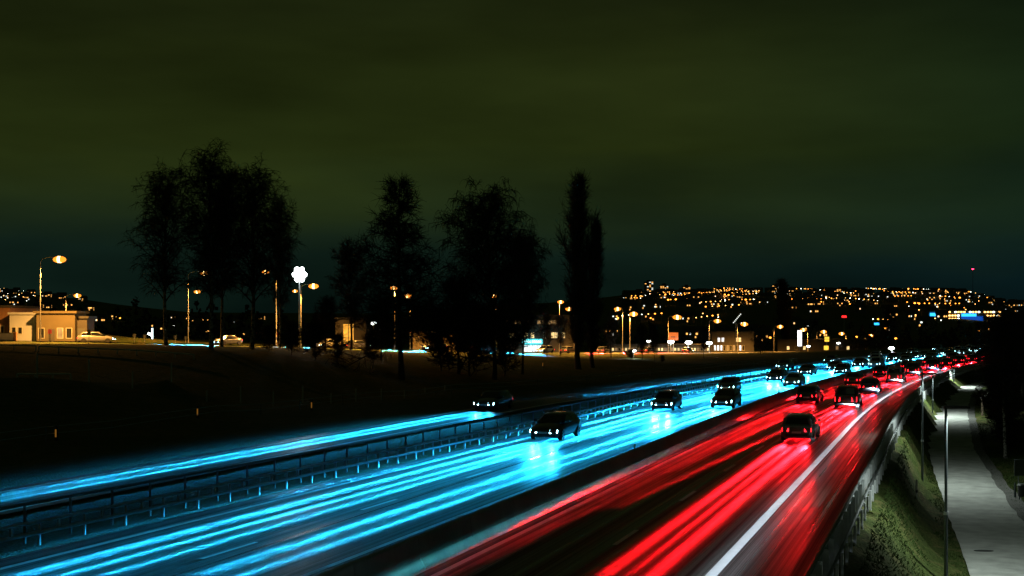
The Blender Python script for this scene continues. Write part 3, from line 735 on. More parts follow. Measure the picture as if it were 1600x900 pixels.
LAMPS = [(93, 404, 163, 63, 'big orange street lamp on a tall post at the far left', 1.2, .62), (121, 461, 232, 103, 'orange street lamp above the flat roof of the beige building', .8, .5),
         (319, 426, 200, 294, 'higher orange lamp glowing through the left birches', .8, .48), (308, 455, 262, 330, 'lower orange lamp glowing through the left birches', .6, .5),
         (415, 424, 205, 432, 'orange lamp just left of the white floodlight', .8, .42), (461, 454, 262, 470, 'small orange lamp directly under the white floodlight', .4, .4),
         (490, 446, 196, 470, 'large orange lamp just right of the white floodlight', 1.0, .56), (615, 449, 212, 617, 'upper lamp of the pair beside the larch', .8, .46),
         (636, 461, 236, 641, 'lower lamp of the pair beside the larch', 1.0, .58), (772, 462, 245, 775, 'dim orange lamp inside the weeping birch crown', .6, .42),
         (876, 471, 255, 874, 'upper lamp of the pair left of the poplar', .7, .46), (889, 482, 275, 897, 'lower lamp of the pair left of the poplar', .7, .54),
         (965, 482, 280, 973, 'orange lamp first to the right of the poplar', .8, .55), (990, 490, 292, 984, 'large orange lamp second to the right of the poplar', 1.0, .7),
         (1058, 495, 318, 1044, 'largest orange lamp of the row, above the orange billboard', 1.2, .8), (1121, 501, 345, 1108, 'orange lamp fourth to the right of the poplar', 1.0, .72),
         (1163, 506, 372, 1152, 'orange lamp beside the slanted floodlight bar', 1.0, .78), (1219, 510, 420, 1209, 'orange lamp left of the white pylon sign', .8, .75),
         (1255, 515, 450, 1262, 'orange lamp right above the white pylon sign', .8, .78), (1287, 518, 485, 1276, 'orange lamp above the yellow signs', .8, .85),
         (1315, 521, 520, 1322, 'orange lamp right of the yellow signs', .8, .85), (1361, 524, 570, 1352, 'last orange lamp of the row before the motorway bend', .8, .95)]
for u, v, w, up, lb, pw, sz in LAMPS: street_lamp(u, v, w, up, lb, pw, sz * 1.4)

def park_lamp(u, v, w, label, size, power, mt='white_lens', col=(.9, 1, .9)):
    base = on_ground(u, w); head = P(u, v, w); h = head.z - base.z
    r = empty('park_lamp', base)
    mb = MB(); mb.tube([(0, 0, -.4), (0, 0, h - .25)], [.07, .05], M['pole'], 7); mb.build('pole', r)
    mb = MB(); mb.tube([(0, 0, h + size * .36), (0, 0, h + size * .5)], [size * .75, size * .25], M['housing'], 10); mb.build('cap', r)
    link('lens', lens_mesh(size, M[mt]), r, (0, 0, h))
    if power: point_light(r, (0, 0, h - .6), power, col)
    tag(r, label, 'lamp', 'white lamps on low posts')
for u, v, w, lb, sz, pw in [(1014, 533, 330, 'small white lamp, leftmost of the four before the long building', .55, 500), (1048, 534, 325, 'white lamp under the orange billboard', .85, 700), (1076, 535, 328, 'largest white lamp of the four before the long building', .9, 800),
                    (1108, 536, 330, 'white lamp, rightmost of the four before the long building', .85, 700), (584, 505, 238, 'white lamp right of the house with orange windows', .6, 500), (990, 548, 232, 'bright low white lamp at the shrub on the meadow edge', .45, 250),
                    (1393, 544, 262, 'bright white floodlight low beside the motorway', .62, 900), (1310, 536, 470, 'small white lamp beyond the yellow signs', .6, 0), (1263, 541, 420, 'white lamp at the foot of the white pylon sign', .6, 0)]:
    park_lamp(u, v, w, lb, sz, pw)

def flood_mast():
    w = 188; base = on_ground(468, w); top = P(466, 430, w); h = top.z - base.z
    r = empty('floodlight_mast', base)
    mb = MB(); mb.tube([(0, 0, -.5), (0, 0, h - .2)], [.16, .09], M['pole'], 8); mb.build('pole', r)
    mb = MB(); mb.tube([(-.95, 0, h - .35), (.95, 0, h - .35)], .05, M['pole'], 6); mb.build('crossbar', r)
    for k, (x, z) in enumerate([(-.72, .1), (0, .1), (.72, .1), (-.36, .82), (.36, .82), (-.36, -.62), (.36, -.62)]):
        mb = MB(); mb.tube([(x, .34, h + z), (x, .2, h + z), (x, 0, h + z)], [.2, .3, .40], M['housing'], 14); f = mb.build('floodlight', r)
        l2 = MB(); l2.tube([(x, -.005, h + z), (x, -.03, h + z), (x, -.07, h + z)], [.38, .38, .25], M['white_lens'], 14); l2.build('lens', f)
    point_light(r, (0, -.6, h), 1100, (.85, 1, 1), .5)
    tag(r, 'brilliant white floodlights clustered on a mast between the trees', 'floodlight')
flood_mast()
def flood_bar():
    w = 365; base = on_ground(1150, w); r = empty('floodlight_mast', base)
    a, b = P(1146, 504, w) - base, P(1157, 491, w) - base
    mb = MB(); mb.tube([(0, 0, -.5), (0, 0, a.z)], [.14, .08], M['pole'], 7); mb.build('pole', r)
    mb = MB(); mb.tube([a, b], .07, M['pole'], 6); mb.build('slanted_bar', r)
    for k in range(7):
        p = a.lerp(b, k / 6); mb = MB(); mb.quadbox(p.x - .13, p.x + .13, p.y - .25, p.y - .1, p.z - .13, p.z + .13, M['win_far_white']); mb.build('floodlight', r)
    tag(r, 'slanted bar of small white floodlights on a post beside an orange lamp', 'floodlight')
flood_bar()

# lamps over the footpath
def path_lamp(u, vtop, w, head_side, label, power, arm=.85, lit=True):
    base = on_ground(u, w); top = P(u, vtop, w); h = top.z - base.z
    r = empty('path_lamp', base)
    mb = MB(); mb.tube([(0, 0, -.4), (0, 0, h * .42), (0, 0, h * .42 + .02), (0, 0, h)], [.075, .07, .055, .05], M['dark_pole'], 10); mb.build('pole', r, smooth=False)
    mb = MB(); mb.tube([(0, 0, h * .42 - .05), (0, 0, h * .42 + .06)], [.085, .085], M['galv'], 10); mb.build('joint_collar', r)
    s = head_side
    mb = MB(); mb.loft([[(-.06 * s, -.06, h - .06), (-.06 * s, .06, h - .06), (-.06 * s, .06, h + .05), (-.06 * s, -.06, h + .05)], [(.3 * s, -.1, h - .06), (.3 * s, .1, h - .06), (.3 * s, .09, h + .06), (.3 * s, -.09, h + .06)],
                        [(arm * s, -.07, h - .06), (arm * s, .07, h - .06), (arm * s, .05, h + .03), (arm * s, -.05, h + .03)]], M['housing']); hd = mb.build('lamp_head', r)
    mb = MB(); x0, x1 = sorted((.34 * s, (arm - .06) * s)); mb.quadbox(x0, x1, -.05, .05, h - .0615, h - .056, M['white_lens']); mb.build('lens', hd)
    if lit:
        l = point_light(r, (.6 * s, 0, h - .2), power, (.86, 1.0, .92),   .08, spot=158); l.rotation_euler = (0, R(-4 * s), 0)
    tag(r, label, 'street lamp', 'lamps along the footpath'); return r
path_lamp(1478, 636, 46, 1, 'near dark lamp post with flat head reaching over the footpath', 1650)
path_lamp(1790, 1040, 17, 1, 'unseen path lamp added nearest the viewer to light the bank', 1100)  # unseen lamp added to light the near bank and guardrail posts
path_lamp(1441, 584, 74, 1, 'second slim lamp post standing on the grass slope beside the footpath', 1500, .8)
path_lamp(1457, 585, 118, 1, 'third lamp post farther along the footpath', 1700, .8)
path_lamp(1490, 572, 160, 1, 'farthest lamp post at the end of the footpath', 1500, .8)

# ----------------------------------------------------------------- fences and small things on the left
fn = empty('post_fence', P(58, 592, 95)); tag(fn, 'thin fence of pale posts and wire crossing the dark field', 'fence')
tops = []
for u, v, w, h in FENCE:
    p = on_ground(u, w); hh = h / 2000 * w
    mb = MB(); mb.tube([(0, 0, -.3), (0, 0, hh)], [.055, .05], M['rail_white'], 6); child_keep(mb.build('post', None, p), fn); tops.append((p, hh))
for f in (.35, .9):
    mb = MB(); mb.tube([p + Vector((0, 0, h * f)) for p, h in tops], .006, M['galv_dull'], 4); child_keep(mb.build('wire', None), fn)
def low_rail(pts, label, n, hgt=.45):
    r = empty('low_rail', (*pts[0], hz(*pts[0]))); q = []
    for k in range(n + 1):
        t = k / n; x = pts[0][0] * (1 - t) + pts[1][0] * t; y = pts[0][1] * (1 - t) + pts[1][1] * t
        p = Vector((x, y, hz(x, y))); q.append(p + Vector((0, 0, hgt)))
        mb = MB(); mb.quadbox(-.05, .05, -.05, .05, -.3, hgt - .02, M['rail_white']); child_keep(mb.build('post', None, p), r)
    mb = MB(); mb.tube(q, .075, M['rail_white'], 6); child_keep(mb.build('rail', None), r)
    tag(r, label, 'rail')
low_rail([(-46.2, 125), (-31.8, 128)], 'long pale low rail along the meadow edge below the street', 8)
low_rail([(-57, 124.5), (-46.6, 125.3)], 'dark low rail continuing the pale one to the left picture edge', 5)
low_rail([(-40.6, 105), (-36.2, 105)], 'short low rail section in the dark field below the pale rail', 3, .5)

# wire-rope barrier with amber markers along the dark field
wr = empty('cable_barrier', road_pt(40, -48)); tag(wr, 'thin two-wire barrier on slim posts running along the dark field', 'barrier')
SW = np.arange(36, 230, 6.0)
def wx(s): return float(np.interp(s, [0, 90, 130, 180, 230], [-48, -48, -43, -36.5, -34.5]))
for z in (.45, .85):
    pts = []
    for s in SW:
        p = road_pt(s, wx(s)); pts.append((p.x, p.y, hz(p.x, p.y) + z))
    mb = MB(); mb.tube(pts, .022, M['galv'], 5); child_keep(mb.build('wire', None), wr)
for s in SW:
    p = road_pt(s, wx(s)); p.z = hz(p.x, p.y)
    mb = MB(); mb.quadbox(-.03, .03, -.03, .03, -.3, .9, M['galv_dull']); child_keep(mb.build('post', None, p), wr)
def marker(u, w, label):
    p = on_ground(u, w); r = empty('marker_bollard', p)
    mb = MB(); mb.tube([(0, 0, -.2), (0, 0, .72), (0, 0, .8)], [.1, .09, .05], M['trim'], 9); mb.build('bollard', r)
    mb = MB(); mb.tube([(0, 0, .80), (0, 0, .86), (0, 0, .92)], [.16, .16, .03], M['sign_back'], 9); mb.build('hood', r)
    mb = MB(); mb.quadbox(-.035, .045, -.125, -.1, .22, .66, M['amber']); mb.build('amber_lens', r)
    tag(r, label, 'bollard', 'amber marker bollards')
for u, w, lb in ((88, 73, 'amber-lit marker bollard in the dark field, nearest the left edge'), (309, 88, 'amber-lit marker bollard, second from the left edge'), (487, 101, 'amber-lit marker bollard, third from the left edge'), (848, 176, 'tiny marker bollard below the street trees')): marker(u, w, lb)

# ----------------------------------------------------------------- things beside the footpath
def marker_stake():
    p = on_ground(1431, 63); r = empty('marker_stake', p, .3)
    mb = MB(); mb.hull([(-.05, -.02, -.3), (.05, -.02, -.3), (.05, .02, -.3), (-.05, .02, -.3)], [(.0, -.02, 1.15), (.09, -.02, 1.2), (.09, .02, 1.2), (.0, .02, 1.15)], M['rail_white']); mb.build('stake', r)
    mb = MB(); mb.quadbox(-.03, .085, -.028, -.022, .55, .68, M['trim']); mb.build('dark_band', r)
    tag(r, 'slightly leaning white marker stake on the grass slope', 'stake')
marker_stake()
def notice_board():
    p = on_ground(1592, 71); r = empty('notice_sign', p, .25)
    mb = MB(); mb.tube([(0, .03, -.3), (0, .03, 1.95)], .035, M['dark_pole'], 7); mb.build('post', r)
    mb = MB(); mb.quadbox(-.3, .3, -.02, .0, 1.15, 1.98, M['sign_back']); mb.build('board', r)
    mb = MB(); mb.quadbox(-.32, .32, -.03, .008, 1.98, 2.02, M['dark_pole']); mb.quadbox(-.32, .32, -.03, .008, 1.11, 1.15, M['dark_pole']); mb.build('frame', r)
    tag(r, 'dark rectangular sign on a post at the right edge of the footpath', 'sign')
    p = on_ground(1597, 69); r = empty('litter_bin', p, .2)
    mb = MB(); mb.tube([(0, 0, .25), (0, 0, .85)], [.2, .24], M['trim'], 10); mb.build('bin', r)
    mb = MB(); mb.tube([(0, 0, .85), (0, 0, .93)], [.26, .2], M['sign_back'], 10); mb.build('lid', r)
    mb = MB(); mb.tube([(0, .24, -.3), (0, .24, 1.0)], .03, M['dark_pole'], 6); mb.build('post', r)
    tag(r, 'small dark litter bin under the dark sign', 'bin')
    p = on_ground(1586, 70); r = empty('bollard', p)
    mb = MB(); mb.tube([(0, 0, -.2), (0, 0, .75), (0, 0, .85)], [.07, .06, .03], M['dark_pole'], 8); mb.build('shaft', r)
    mb = MB(); mb.tube([(0, 0, -.02), (0, 0, .05)], [.2, .16], M['concrete'], 10); mb.build('foot', r)
    tag(r, 'short dark bollard left of the litter bin', 'bollard')
notice_board()
def timber_frame():
    p = on_ground(1548, 119); r = empty('timber_shelter', p, -.25)
    for x in (-.75, .75):
        mb = MB(); mb.quadbox(x - .09, x + .09, -.09, .09, -.3, 1.75, M['wood']); mb.build('post', r)
    mb = MB(); mb.quadbox(-1.0, 1.0, -.1, .1, 1.75, 1.93, M['wood']); mb.build('crossbeam', r)
    mb = MB(); mb.hull([(-.98, -.55, 1.55), (.2, -.55, 2.15), (.2, .5, 2.15), (-.98, .5, 1.55)], [(-.98, -.55, 1.62), (.2, -.55, 2.22), (.2, .5, 2.22), (-.98, .5, 1.62)], M['rail_white']); mb.build('roof_board', r)
    mb = MB(); mb.hull([(.2, -.55, 2.15), (1.05, -.55, 1.6), (1.05, .5, 1.6), (.2, .5, 2.15)], [(.2, -.55, 2.22), (1.05, -.55, 1.67), (1.05, .5, 1.67), (.2, .5, 2.22)], M['roof']); mb.build('roof_board', r)
    tag(r, 'small timber frame with a pale slanting board under the trees', 'shelter')
timber_frame()
def dark_disc():
    i = int(np.argmin(np.abs(PS[:, 1] - 53.5))); x = (1537 - 800) / 2000 * 53.5
    mb = MB(); rings = [[(x + a * .42 * math.cos(t) * 1.0, 53.5 + a * .22 * math.sin(t), PS[i, 2] + z) for t in [2 * math.pi * k / 14 for k in range(14)]] for a, z in ((1, .002), (1, .012), (.8, .016))]
    mb.loft(rings, M['trim']); o = mb.build('dark_patch'); tag(o, 'dark oval patch lying in the pale footpath', 'drain cover')  # flat dark disc laid on the path
dark_disc()
def grass_tufts():
    g = np.random.default_rng(9); n = 90000
    s = g.uniform(30, 120, n * 2); X = g.uniform(-2.2, 10, n * 2); x, y = road_xy(s, X)
    d, _ = seg_dist(x, y, PS[::2]); kp = (d > 1.75)
    x, y = x[kp][:n], y[kp][:n]; n = len(x); z = height(x, y)
    h = g.uniform(.03, .11, n); a = g.uniform(0, 6.28, n); wd = g.uniform(.015, .035, n); lx, ly = g.normal(0, .08, n), g.normal(0, .08, n)
    v = np.stack([np.stack([x - wd * np.cos(a), y - wd * np.sin(a), z - .02], 1), np.stack([x + wd * np.cos(a), y + wd * np.sin(a), z - .02], 1), np.stack([x + lx, y + ly, z + h], 1)], 1).reshape(-1, 3)
    o = link('grass', fast_mesh('grass', v, np.arange(3 * n).reshape(-1, 3), M['blade'])); tag(o, 'rough dark green grass on the slope between guardrail and footpath', 'grass', kind='stuff')
grass_tufts()

# ----------------------------------------------------------------- buildings
def yaw_box(mb, *a): mb.quadbox(*a)
def windows_row(parent, xs, y, z0, z1, wd, mats, frame=True):
    """each window a frame with its own panes, proud of a wall at local y"""
    for x, mt in zip(xs, mats):
        mb = MB(); t = .07
        mb.quadbox(x - wd / 2 - t, x + wd / 2 + t, y - .05, y + .02, z0 - t, z0, M['rail_white']); mb.quadbox(x - wd / 2 - t, x + wd / 2 + t, y - .05, y + .02, z1, z1 + t, M['rail_white'])
        mb.quadbox(x - wd / 2 - t, x - wd / 2, y - .05, y + .02, z0, z1, M['rail_white']); mb.quadbox(x + wd / 2, x + wd / 2 + t, y - .05, y + .02, z0, z1, M['rail_white'])
        if wd > .7: mb.quadbox(x - .03, x + .03, y - .04, y + .01, z0, z1, M['rail_white'])
        f = mb.build('window', parent)
        pb = MB(); pb.quadbox(x - wd / 2, x + wd / 2, y - .02, y + .005, z0, z1, M[mt]); pb.build('pane', f)
def building(name, u0, u1, w, vtop, depth, wall, label, base_z=None, overhang=.3, cat='building', rz=0.0, roofmat='roof'):
    uc = (u0 + u1) / 2; p = on_ground(uc, w)
    if base_z is not None: p.z = base_z
    W = (u1 - u0) / 2000 * w; H = CAM_H - (vtop - 508) / 2000 * w - p.z
    r = empty(name, p, rz); mb = MB(); mb.quadbox(-W / 2, W / 2, 0, depth, -1.5, H - .3, M[wall]); mb.build('wall', r)
    mb = MB(); mb.quadbox(-W / 2 - overhang, W / 2 + overhang, -overhang, depth + overhang, H - .3, H, M[roofmat]); mb.build('roof', r)
    tag(r, label, cat); return r, W, H
r, W, H = building('brick_building', -40, 14, 176, 477, 12, 'brick', 'small brown brick building at the left picture edge', overhang=.15)
windows_row(r, [-1.0, 1.2], 0, 1.2, 2.4, .9, ['win_dim', 'win_dark'])
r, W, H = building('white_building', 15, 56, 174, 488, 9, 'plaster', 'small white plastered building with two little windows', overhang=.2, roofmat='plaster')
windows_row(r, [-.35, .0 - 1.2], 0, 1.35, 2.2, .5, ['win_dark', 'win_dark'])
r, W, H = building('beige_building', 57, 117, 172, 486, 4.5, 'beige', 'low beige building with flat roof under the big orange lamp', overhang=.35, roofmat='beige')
windows_row(r, [-1.9, .6, 1.8], 0, .9, 2.2, .7, ['win_dark', 'win_dim', 'win_dark'])
mb = MB(); mb.quadbox(-.95, -.15, -.05, .02, 0, 2.1, M['wall_dark']); mb.build('door', r)
r, W, H = building('garage_annex', 118, 136, 173, 494, 3, 'wall_dark', 'dark low annex at the right end of the beige building')
mb = MB(); mb.quadbox(-.5, .5, -.05, .02, 0, 1.9, M['sign_back']); mb.build('door', r)
def garden_wall():
    p = on_ground(8, 161); r = empty('garden_wall', p)
    mb = MB(); mb.quadbox(-3.0, 1.0, 0, .25, -.4, .95, M['plaster']); mb.build('wall', r)
    mb = MB(); mb.quadbox(-3.05, 1.05, -.05, .3, .95, 1.05, M['roof']); mb.build('coping', r)
    mb = MB(); mb.quadbox(1.06, 1.4, -.06, .3, -.4, 1.15, M['brick']); mb.build('pier', r)
    tag(r, 'low white wall with brick pier at the left picture edge', 'wall')
garden_wall()
r, W, H = building('house', 524, 572, 270, 496, 9, 'wall_dark', 'dark house with two tall glowing orange windows')
windows_row(r, [-1.05, 0.1], 0, (H * .17), (H * .78), .95, ['win_orange', 'win_orange'])
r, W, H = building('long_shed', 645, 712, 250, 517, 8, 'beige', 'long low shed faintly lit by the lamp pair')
windows_row(r, [-2, 0, 2], 0, .6, 1.6, 1.0, ['win_dark', 'win_dark', 'win_dark'])
r, W, H = building('shop_building', 782, 900, 300, 492, 14, 'wall_dark', 'two-storey shop building with cyan lit sign and warm windows')
z1, z2 = H * .42, H * .56; z3, z4 = H * .76, H * .86
z1a, z1b = CAM_H - (528 - 508) / 2000 * 300 - r.location.z, CAM_H - (519.5 - 508) / 2000 * 300 - r.location.z
z2a, z2b = CAM_H - (506 - 508) / 2000 * 300 - r.location.z, CAM_H - (501 - 508) / 2000 * 300 - r.location.z
ux = lambda u: (u - 841) / 2000 * 300
windows_row(r, [ux(u) for u in (797, 803, 822, 832, 852, 864, 869, 880)], 0, z1a, z1b, .75, ['win_warm', 'win_warm', 'win_warm', 'win_warm', 'win_dark', 'win_warm', 'win_warm', 'win_warm'])
windows_row(r, [ux(u) for u in (788, 793, 805, 812, 826, 842, 849, 858, 863, 868)], 0, z2a, z2b, .7, ['win_dim'] * 10)
mb = MB(); sz0, sz1 = CAM_H - (538 - 508) * .15 - r.location.z, CAM_H - (529.5 - 508) * .15 - r.location.z
mb.quadbox(ux(816), ux(848), -.35, -.05, sz0, sz1, M['cyan_sign']); sg = mb.build('shop_sign', r)
# the glowing letters are only rounded blobs in the photograph
for k in range(9):
    x = ux(819.2) + k * .47; mb = MB(); n = 10; zc = (sz0 + sz1) / 2
    o_, i_ = .22, .11
    for q in range(n):
        a, b = 2 * math.pi * q / n, 2 * math.pi * (q + 1) / n
        mb.face([(x + o_ * math.cos(a), -.37, zc + o_ * 1.3 * math.sin(a)), (x + o_ * math.cos(b), -.37, zc + o_ * 1.3 * math.sin(b)), (x + i_ * math.cos(b), -.37, zc + i_ * 1.3 * math.sin(b)), (x + i_ * math.cos(a), -.37, zc + i_ * 1.3 * math.sin(a))], M['cyan_text'])
    mb.build('letter', sg)
mb = MB(); mb.quadbox(ux(818), ux(846), -.06, -.01, 0.1, sz0 - .25, M['win_white']); sf = mb.build('shop_window', r)
for k in range(5):
    x = ux(818) + k * (ux(846) - ux(818)) / 4; mb = MB(); mb.quadbox(x - .05, x + .05, -.1, -.061, 0.1, sz0 - .25, M['housing']); mb.build('mullion', sf)
mb = MB(); mb.quadbox(ux(854), ux(861), -.08, -.01, .2, 1.4, M['blue_sign']); mb.build('poster_panel', r)
ld = point_light(r, ((ux(816) + ux(848)) / 2, -1.6, sz0 - .3), 260, (.2, .9, 1.0), .6)
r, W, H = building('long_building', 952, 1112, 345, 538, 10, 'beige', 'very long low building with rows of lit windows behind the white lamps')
n = 30
windows_row(r, [-W / 2 + 1 + (W - 2) * k / (n - 1) for k in range(n)], 0, .5, H - 1.0, .5, [['win_warm', 'win_dim', 'win_dim', 'win_warm', 'win_dark'][(k * 7) % 5] for k in range(n)])
r, W, H = building('office_building', 1112, 1178, 385, 518, 10, 'wall_dark', 'two-storey office with white ground floor windows by the slanted floodlight bar')
windows_row(r, [-W / 2 + 1 + k * .95 for k in range(10)], 0, .6, 2.1, .55, ['win_white'] * 3 + ['win_dark', 'win_dim', 'win_dark', 'win_dim', 'win_dark', 'win_white', 'win_dark'])
windows_row(r, [-4.2, -3, 1.2, 2.1], 0, 3.2, 4.4, .7, ['win_white', 'win_white', 'win_warm', 'win_warm'])
r, W, H = building('far_shed', 1215, 1350, 470, 530, 10, 'wall_dark', 'dark long hall behind the white pylon sign')
windows_row(r, [-12, -9, -6, 2, 6, 10], 0, .8, 2.0, .9, ['win_warm', 'win_dark', 'win_warm', 'win_warm', 'win_dim', 'win_warm'])

# signs
def billboard():
    w = 336; p = on_ground(1052, w); r = empty('billboard', p)
    z0, z1 = CAM_H - (531.5 - 508) * w / 2000 - p.z, CAM_H - (519.5 - 508) * w / 2000 - p.z
    mb = MB(); mb.tube([(0.05, .1, -.5), (.05, .1, z0)], .12, M['rail_white'], 8); mb.build('post', r)
    mb = MB(); mb.quadbox(-1.35, 1.3, 0, .2, z0, z1, M['orange_sign']); b = mb.build('panel', r)
    mb = MB(); zc = z0 + (z1 - z0) * .42; mb.quadbox(-.65, .55, -.012, -.004, zc - .1, zc + .1, M['trim']); mb.build('dark_mark', b)
    tag(r, 'orange billboard with a small dark mark on a white post', 'billboard')
billboard()
def pylon(u, w, v0, v1, wd, mt, name, label, panels=1):
    p = on_ground(u, w); r = empty(name, p); z0, z1 = CAM_H - (v1 - 508) * w / 2000 - p.z, CAM_H - (v0 - 508) * w / 2000 - p.z
    mb = MB(); mb.quadbox(-.12, .12, .05, .25, -.5, max(z0, .1), M['pole']); mb.build('post', r)
    mb = MB(); mb.quadbox(-wd / 2 - .06, wd / 2 + .06, .02, .4, z0, z1, M['housing']); mb.build('frame', r)
    for k in range(panels):
        a, b = z0 + (z1 - z0) * k / panels + .06, z0 + (z1 - z0) * (k + 1) / panels - .06
        mb = MB(); mb.quadbox(-wd / 2, wd / 2, -.03, .019, a, b, M[mt]); mb.build('panel', r)
    tag(r, label, 'sign'); return r
pylon(1249.5, 405, 516, 541, 1.3, 'white_sign', 'pylon_sign', 'tall glowing white pylon sign', 2)
pylon(1292, 430, 526, 534, 1.5, 'yellow_sign', 'advertising_sign', 'upper of two glowing yellow signs', 2)
pylon(1291, 425, 540, 547, 1.5, 'yellow_sign', 'advertising_sign', 'lower of two glowing yellow signs', 1)
pylon(1319, 700, 493, 496.5, 2.6, 'red_sign', 'pylon_sign', 'small glowing red sign before the hillside')
pylon(1370, 700, 504, 508, 2.8, 'blue_sign', 'pylon_sign', 'small glowing blue sign before the hillside')
def lit_post():
    p = on_ground(238, 236); r = empty('lit_totem', p)
    mb = MB(); mb.quadbox(-.12, .12, -.1, .1, -.3, 3.0, M['cyan_text']); mb.build('light_tube', r)
    mb = MB(); mb.tube([(-.75, 0, 2.0), (-.35, 0, 1.9), (0, 0, 1.4)], [.22, .16, .06], M['white_lens'], 7); mb.build('side_lamp', r)
    mb = MB(); mb.quadbox(-.25, .25, -.25, .25, -.3, .15, M['concrete']); mb.build('foot', r)
    tag(r, 'upright pale cyan light tube beside the street', 'light')
lit_post()
for i, (u, w) in enumerate(((78, 160), (139, 162), (210, 182), (226, 184), (274, 190), (290, 193))):
    p = on_ground(u, w - 6 if i < 2 else w + 6); r = empty('road_sign', p); mb = MB(); mb.tube([(0, 0, -.3), (0, 0, 1.7)], .04, M['pole'], 6); mb.build('post', r)
    mb = MB(); mb.quadbox(-.22, .22, -.03, 0, 1.25, 1.75, M['red_dim'] if i == 0 else M['sign_back']); mb.build('board', r)
    tag(r, ['small red glowing sign on a post before the beige building', 'thin sign post beside the parked car', 'small sign post left of the cyan light tube', 'small sign post just beside the cyan light tube', 'small sign post left of the first birch lamp', 'small sign post beside the lamp behind the birches'][i], 'sign', 'small street signs')

# ----------------------------------------------------------------- the town on the hillside
def far_house_mesh(i):
    g = random.Random(100 + i); L, D, H = g.uniform(9, 16), g.uniform(7, 10), g.uniform(4.5, 7)
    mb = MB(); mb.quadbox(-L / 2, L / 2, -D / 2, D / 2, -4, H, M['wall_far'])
    for sx in (-1, 1):
        mb.face([(-L / 2 - .4, sx * (D / 2 + .5), H - .1), (L / 2 + .4, sx * (D / 2 + .5), H - .1), (L / 2 + .4, 0, H + D * .38), (-L / 2 - .4, 0, H + D * .38)][::sx], M['roof_far'])
    for sx in (-1, 1): mb.face([(sx * L / 2, -D / 2, H), (sx * L / 2, D / 2, H), (sx * L / 2, 0, H + D * .36)], M['wall_far'])
    nlit = g.choice([2, 2, 3, 4, 5])
    for k in range(nlit):
        x = g.uniform(-L / 2 + 1.2, L / 2 - 1.2); z = g.choice([1.2, 3.6]); ww = g.uniform(.35, .8)
        mt = M[g.choice(['win_far', 'win_far', 'win_far_white'])]
        mb.quadbox(x - ww, x + ww, -D / 2 - .06, -D / 2 - .01, z, z + 1.3, mt)
        if g.random() < .4: mb.quadbox(L / 2 + .01, L / 2 + .06, -1, 1, z, z + 1.3, mt)
    return mb.mesh('hillside_house')
HM = [far_house_mesh(i) for i in range(12)]
def far_lamp_mesh(mt, size):
    mb = MB(); mb.tube([(0, 0, -3), (0, 0, 7.4)], [.12, .08], M['pole'], 5)
    rings = [[(size * math.sin(ph) * math.cos(t), size * math.sin(ph) * math.sin(t), 7.5 + size * .7 * math.cos(ph)) for t in [2 * math.pi * k / 7 for k in range(7)]] for ph in (.5, 1.2, 1.9, 2.6)]
    mb.loft(rings, M[mt]); mb.tube([(0, 0, 7.5 + size * .6), (0, 0, 7.6 + size * .8)], [size * .6, size * .2], M['housing'], 6)
    return mb.mesh('distant_lamp')
LM = {'o': far_lamp_mesh('sodium_far', .75), 'w': far_lamp_mesh('white_far', .4), 'y': far_lamp_mesh('warm_far', .5), 'O': far_lamp_mesh('sodium_far', 1.25), 'W': far_lamp_mesh('white_far', .7)}
g = random.Random(77)
def scatter(n, u0, u1, w0, w1, p=1.0):
    out = []
    for _ in range(n):
        w = w0 + (w1 - w0) * g.random() ** p; u = g.uniform(u0, u1); out.append((u, w))
    return out
spots = scatter(175, 960, 1600, 1450, 2190, .75) + scatter(45, 950, 1600, 850, 1450) + scatter(30, -60, 130, 1500, 2180, .8) + scatter(14, 130, 420, 900, 1700)
xs = np.array([(u - 800) / 2000 * w for u, w in spots]); ys = np.array([w for u, w in spots]); zs = height(xs, ys)
for i in range(len(spots)):
    o = link('hillside_house', HM[g.randrange(12)], None, (xs[i], ys[i], zs[i]), g.uniform(-.6, .6))
    left = spots[i][0] < 420
    tag(o, 'tiny house with lit windows on the far hill at the left' if left else 'tiny house with lit windows on the dark hillside of the town', 'house', 'houses on the left hill' if left else 'houses on the town hillside')
spots = []
for q in range(34):                                            # lamps stand in rows along the hillside streets
    w = 1480 + 690 * g.random() ** .75; u = g.uniform(1000, 1520); n = g.randint(5, 11); du = g.uniform(4.5, 9) * g.choice((-1, 1, 1)); dw = g.uniform(-14, 26)
    for k in range(n):
        uu, ww = u + du * k + g.uniform(-1.2, 1.2), min(2195, w + dw * k)
        if 985 < uu < 1592: spots.append((uu, ww))
for q in range(5):
    w = g.uniform(800, 1350); u = g.uniform(960, 1480); du = g.uniform(6, 12); dw = g.uniform(-8, 16)
    for k in range(g.randint(4, 8)): spots.append((u + du * k, w + dw * k))
spots += scatter(40, 1330, 1590, 1500, 2150, .8) + scatter(22, 950, 1560, 760, 1500) + scatter(26, -40, 62, 1500, 2190, .8) + scatter(10, 130, 330, 900, 1500)
xs = np.array([(u - 800) / 2000 * w for u, w in spots]); ys = np.array([w for u, w in spots]); zs = height(xs, ys)
for i in range(len(spots)):
    left = spots[i][0] < 420
    k = g.choice('wwwyyo') if left else g.choice('oooooyyywOW' if spots[i][1] > 1500 else 'oooyyw')
    o = link('distant_lamp', LM[k], None, (xs[i], ys[i], zs[i]))
    if left: tag(o, 'tiny street lamp on the far hill at the left', 'street lamp', 'lamps on the left hill')
    else:
        cn = {'o': 'orange', 'O': 'bright orange', 'y': 'yellowish', 'w': 'white', 'W': 'bright white'}[k]
        tag(o, f'tiny {cn} street lamp on the dark hillside of the town', 'street lamp', f'{cn} lamps on the town hillside')
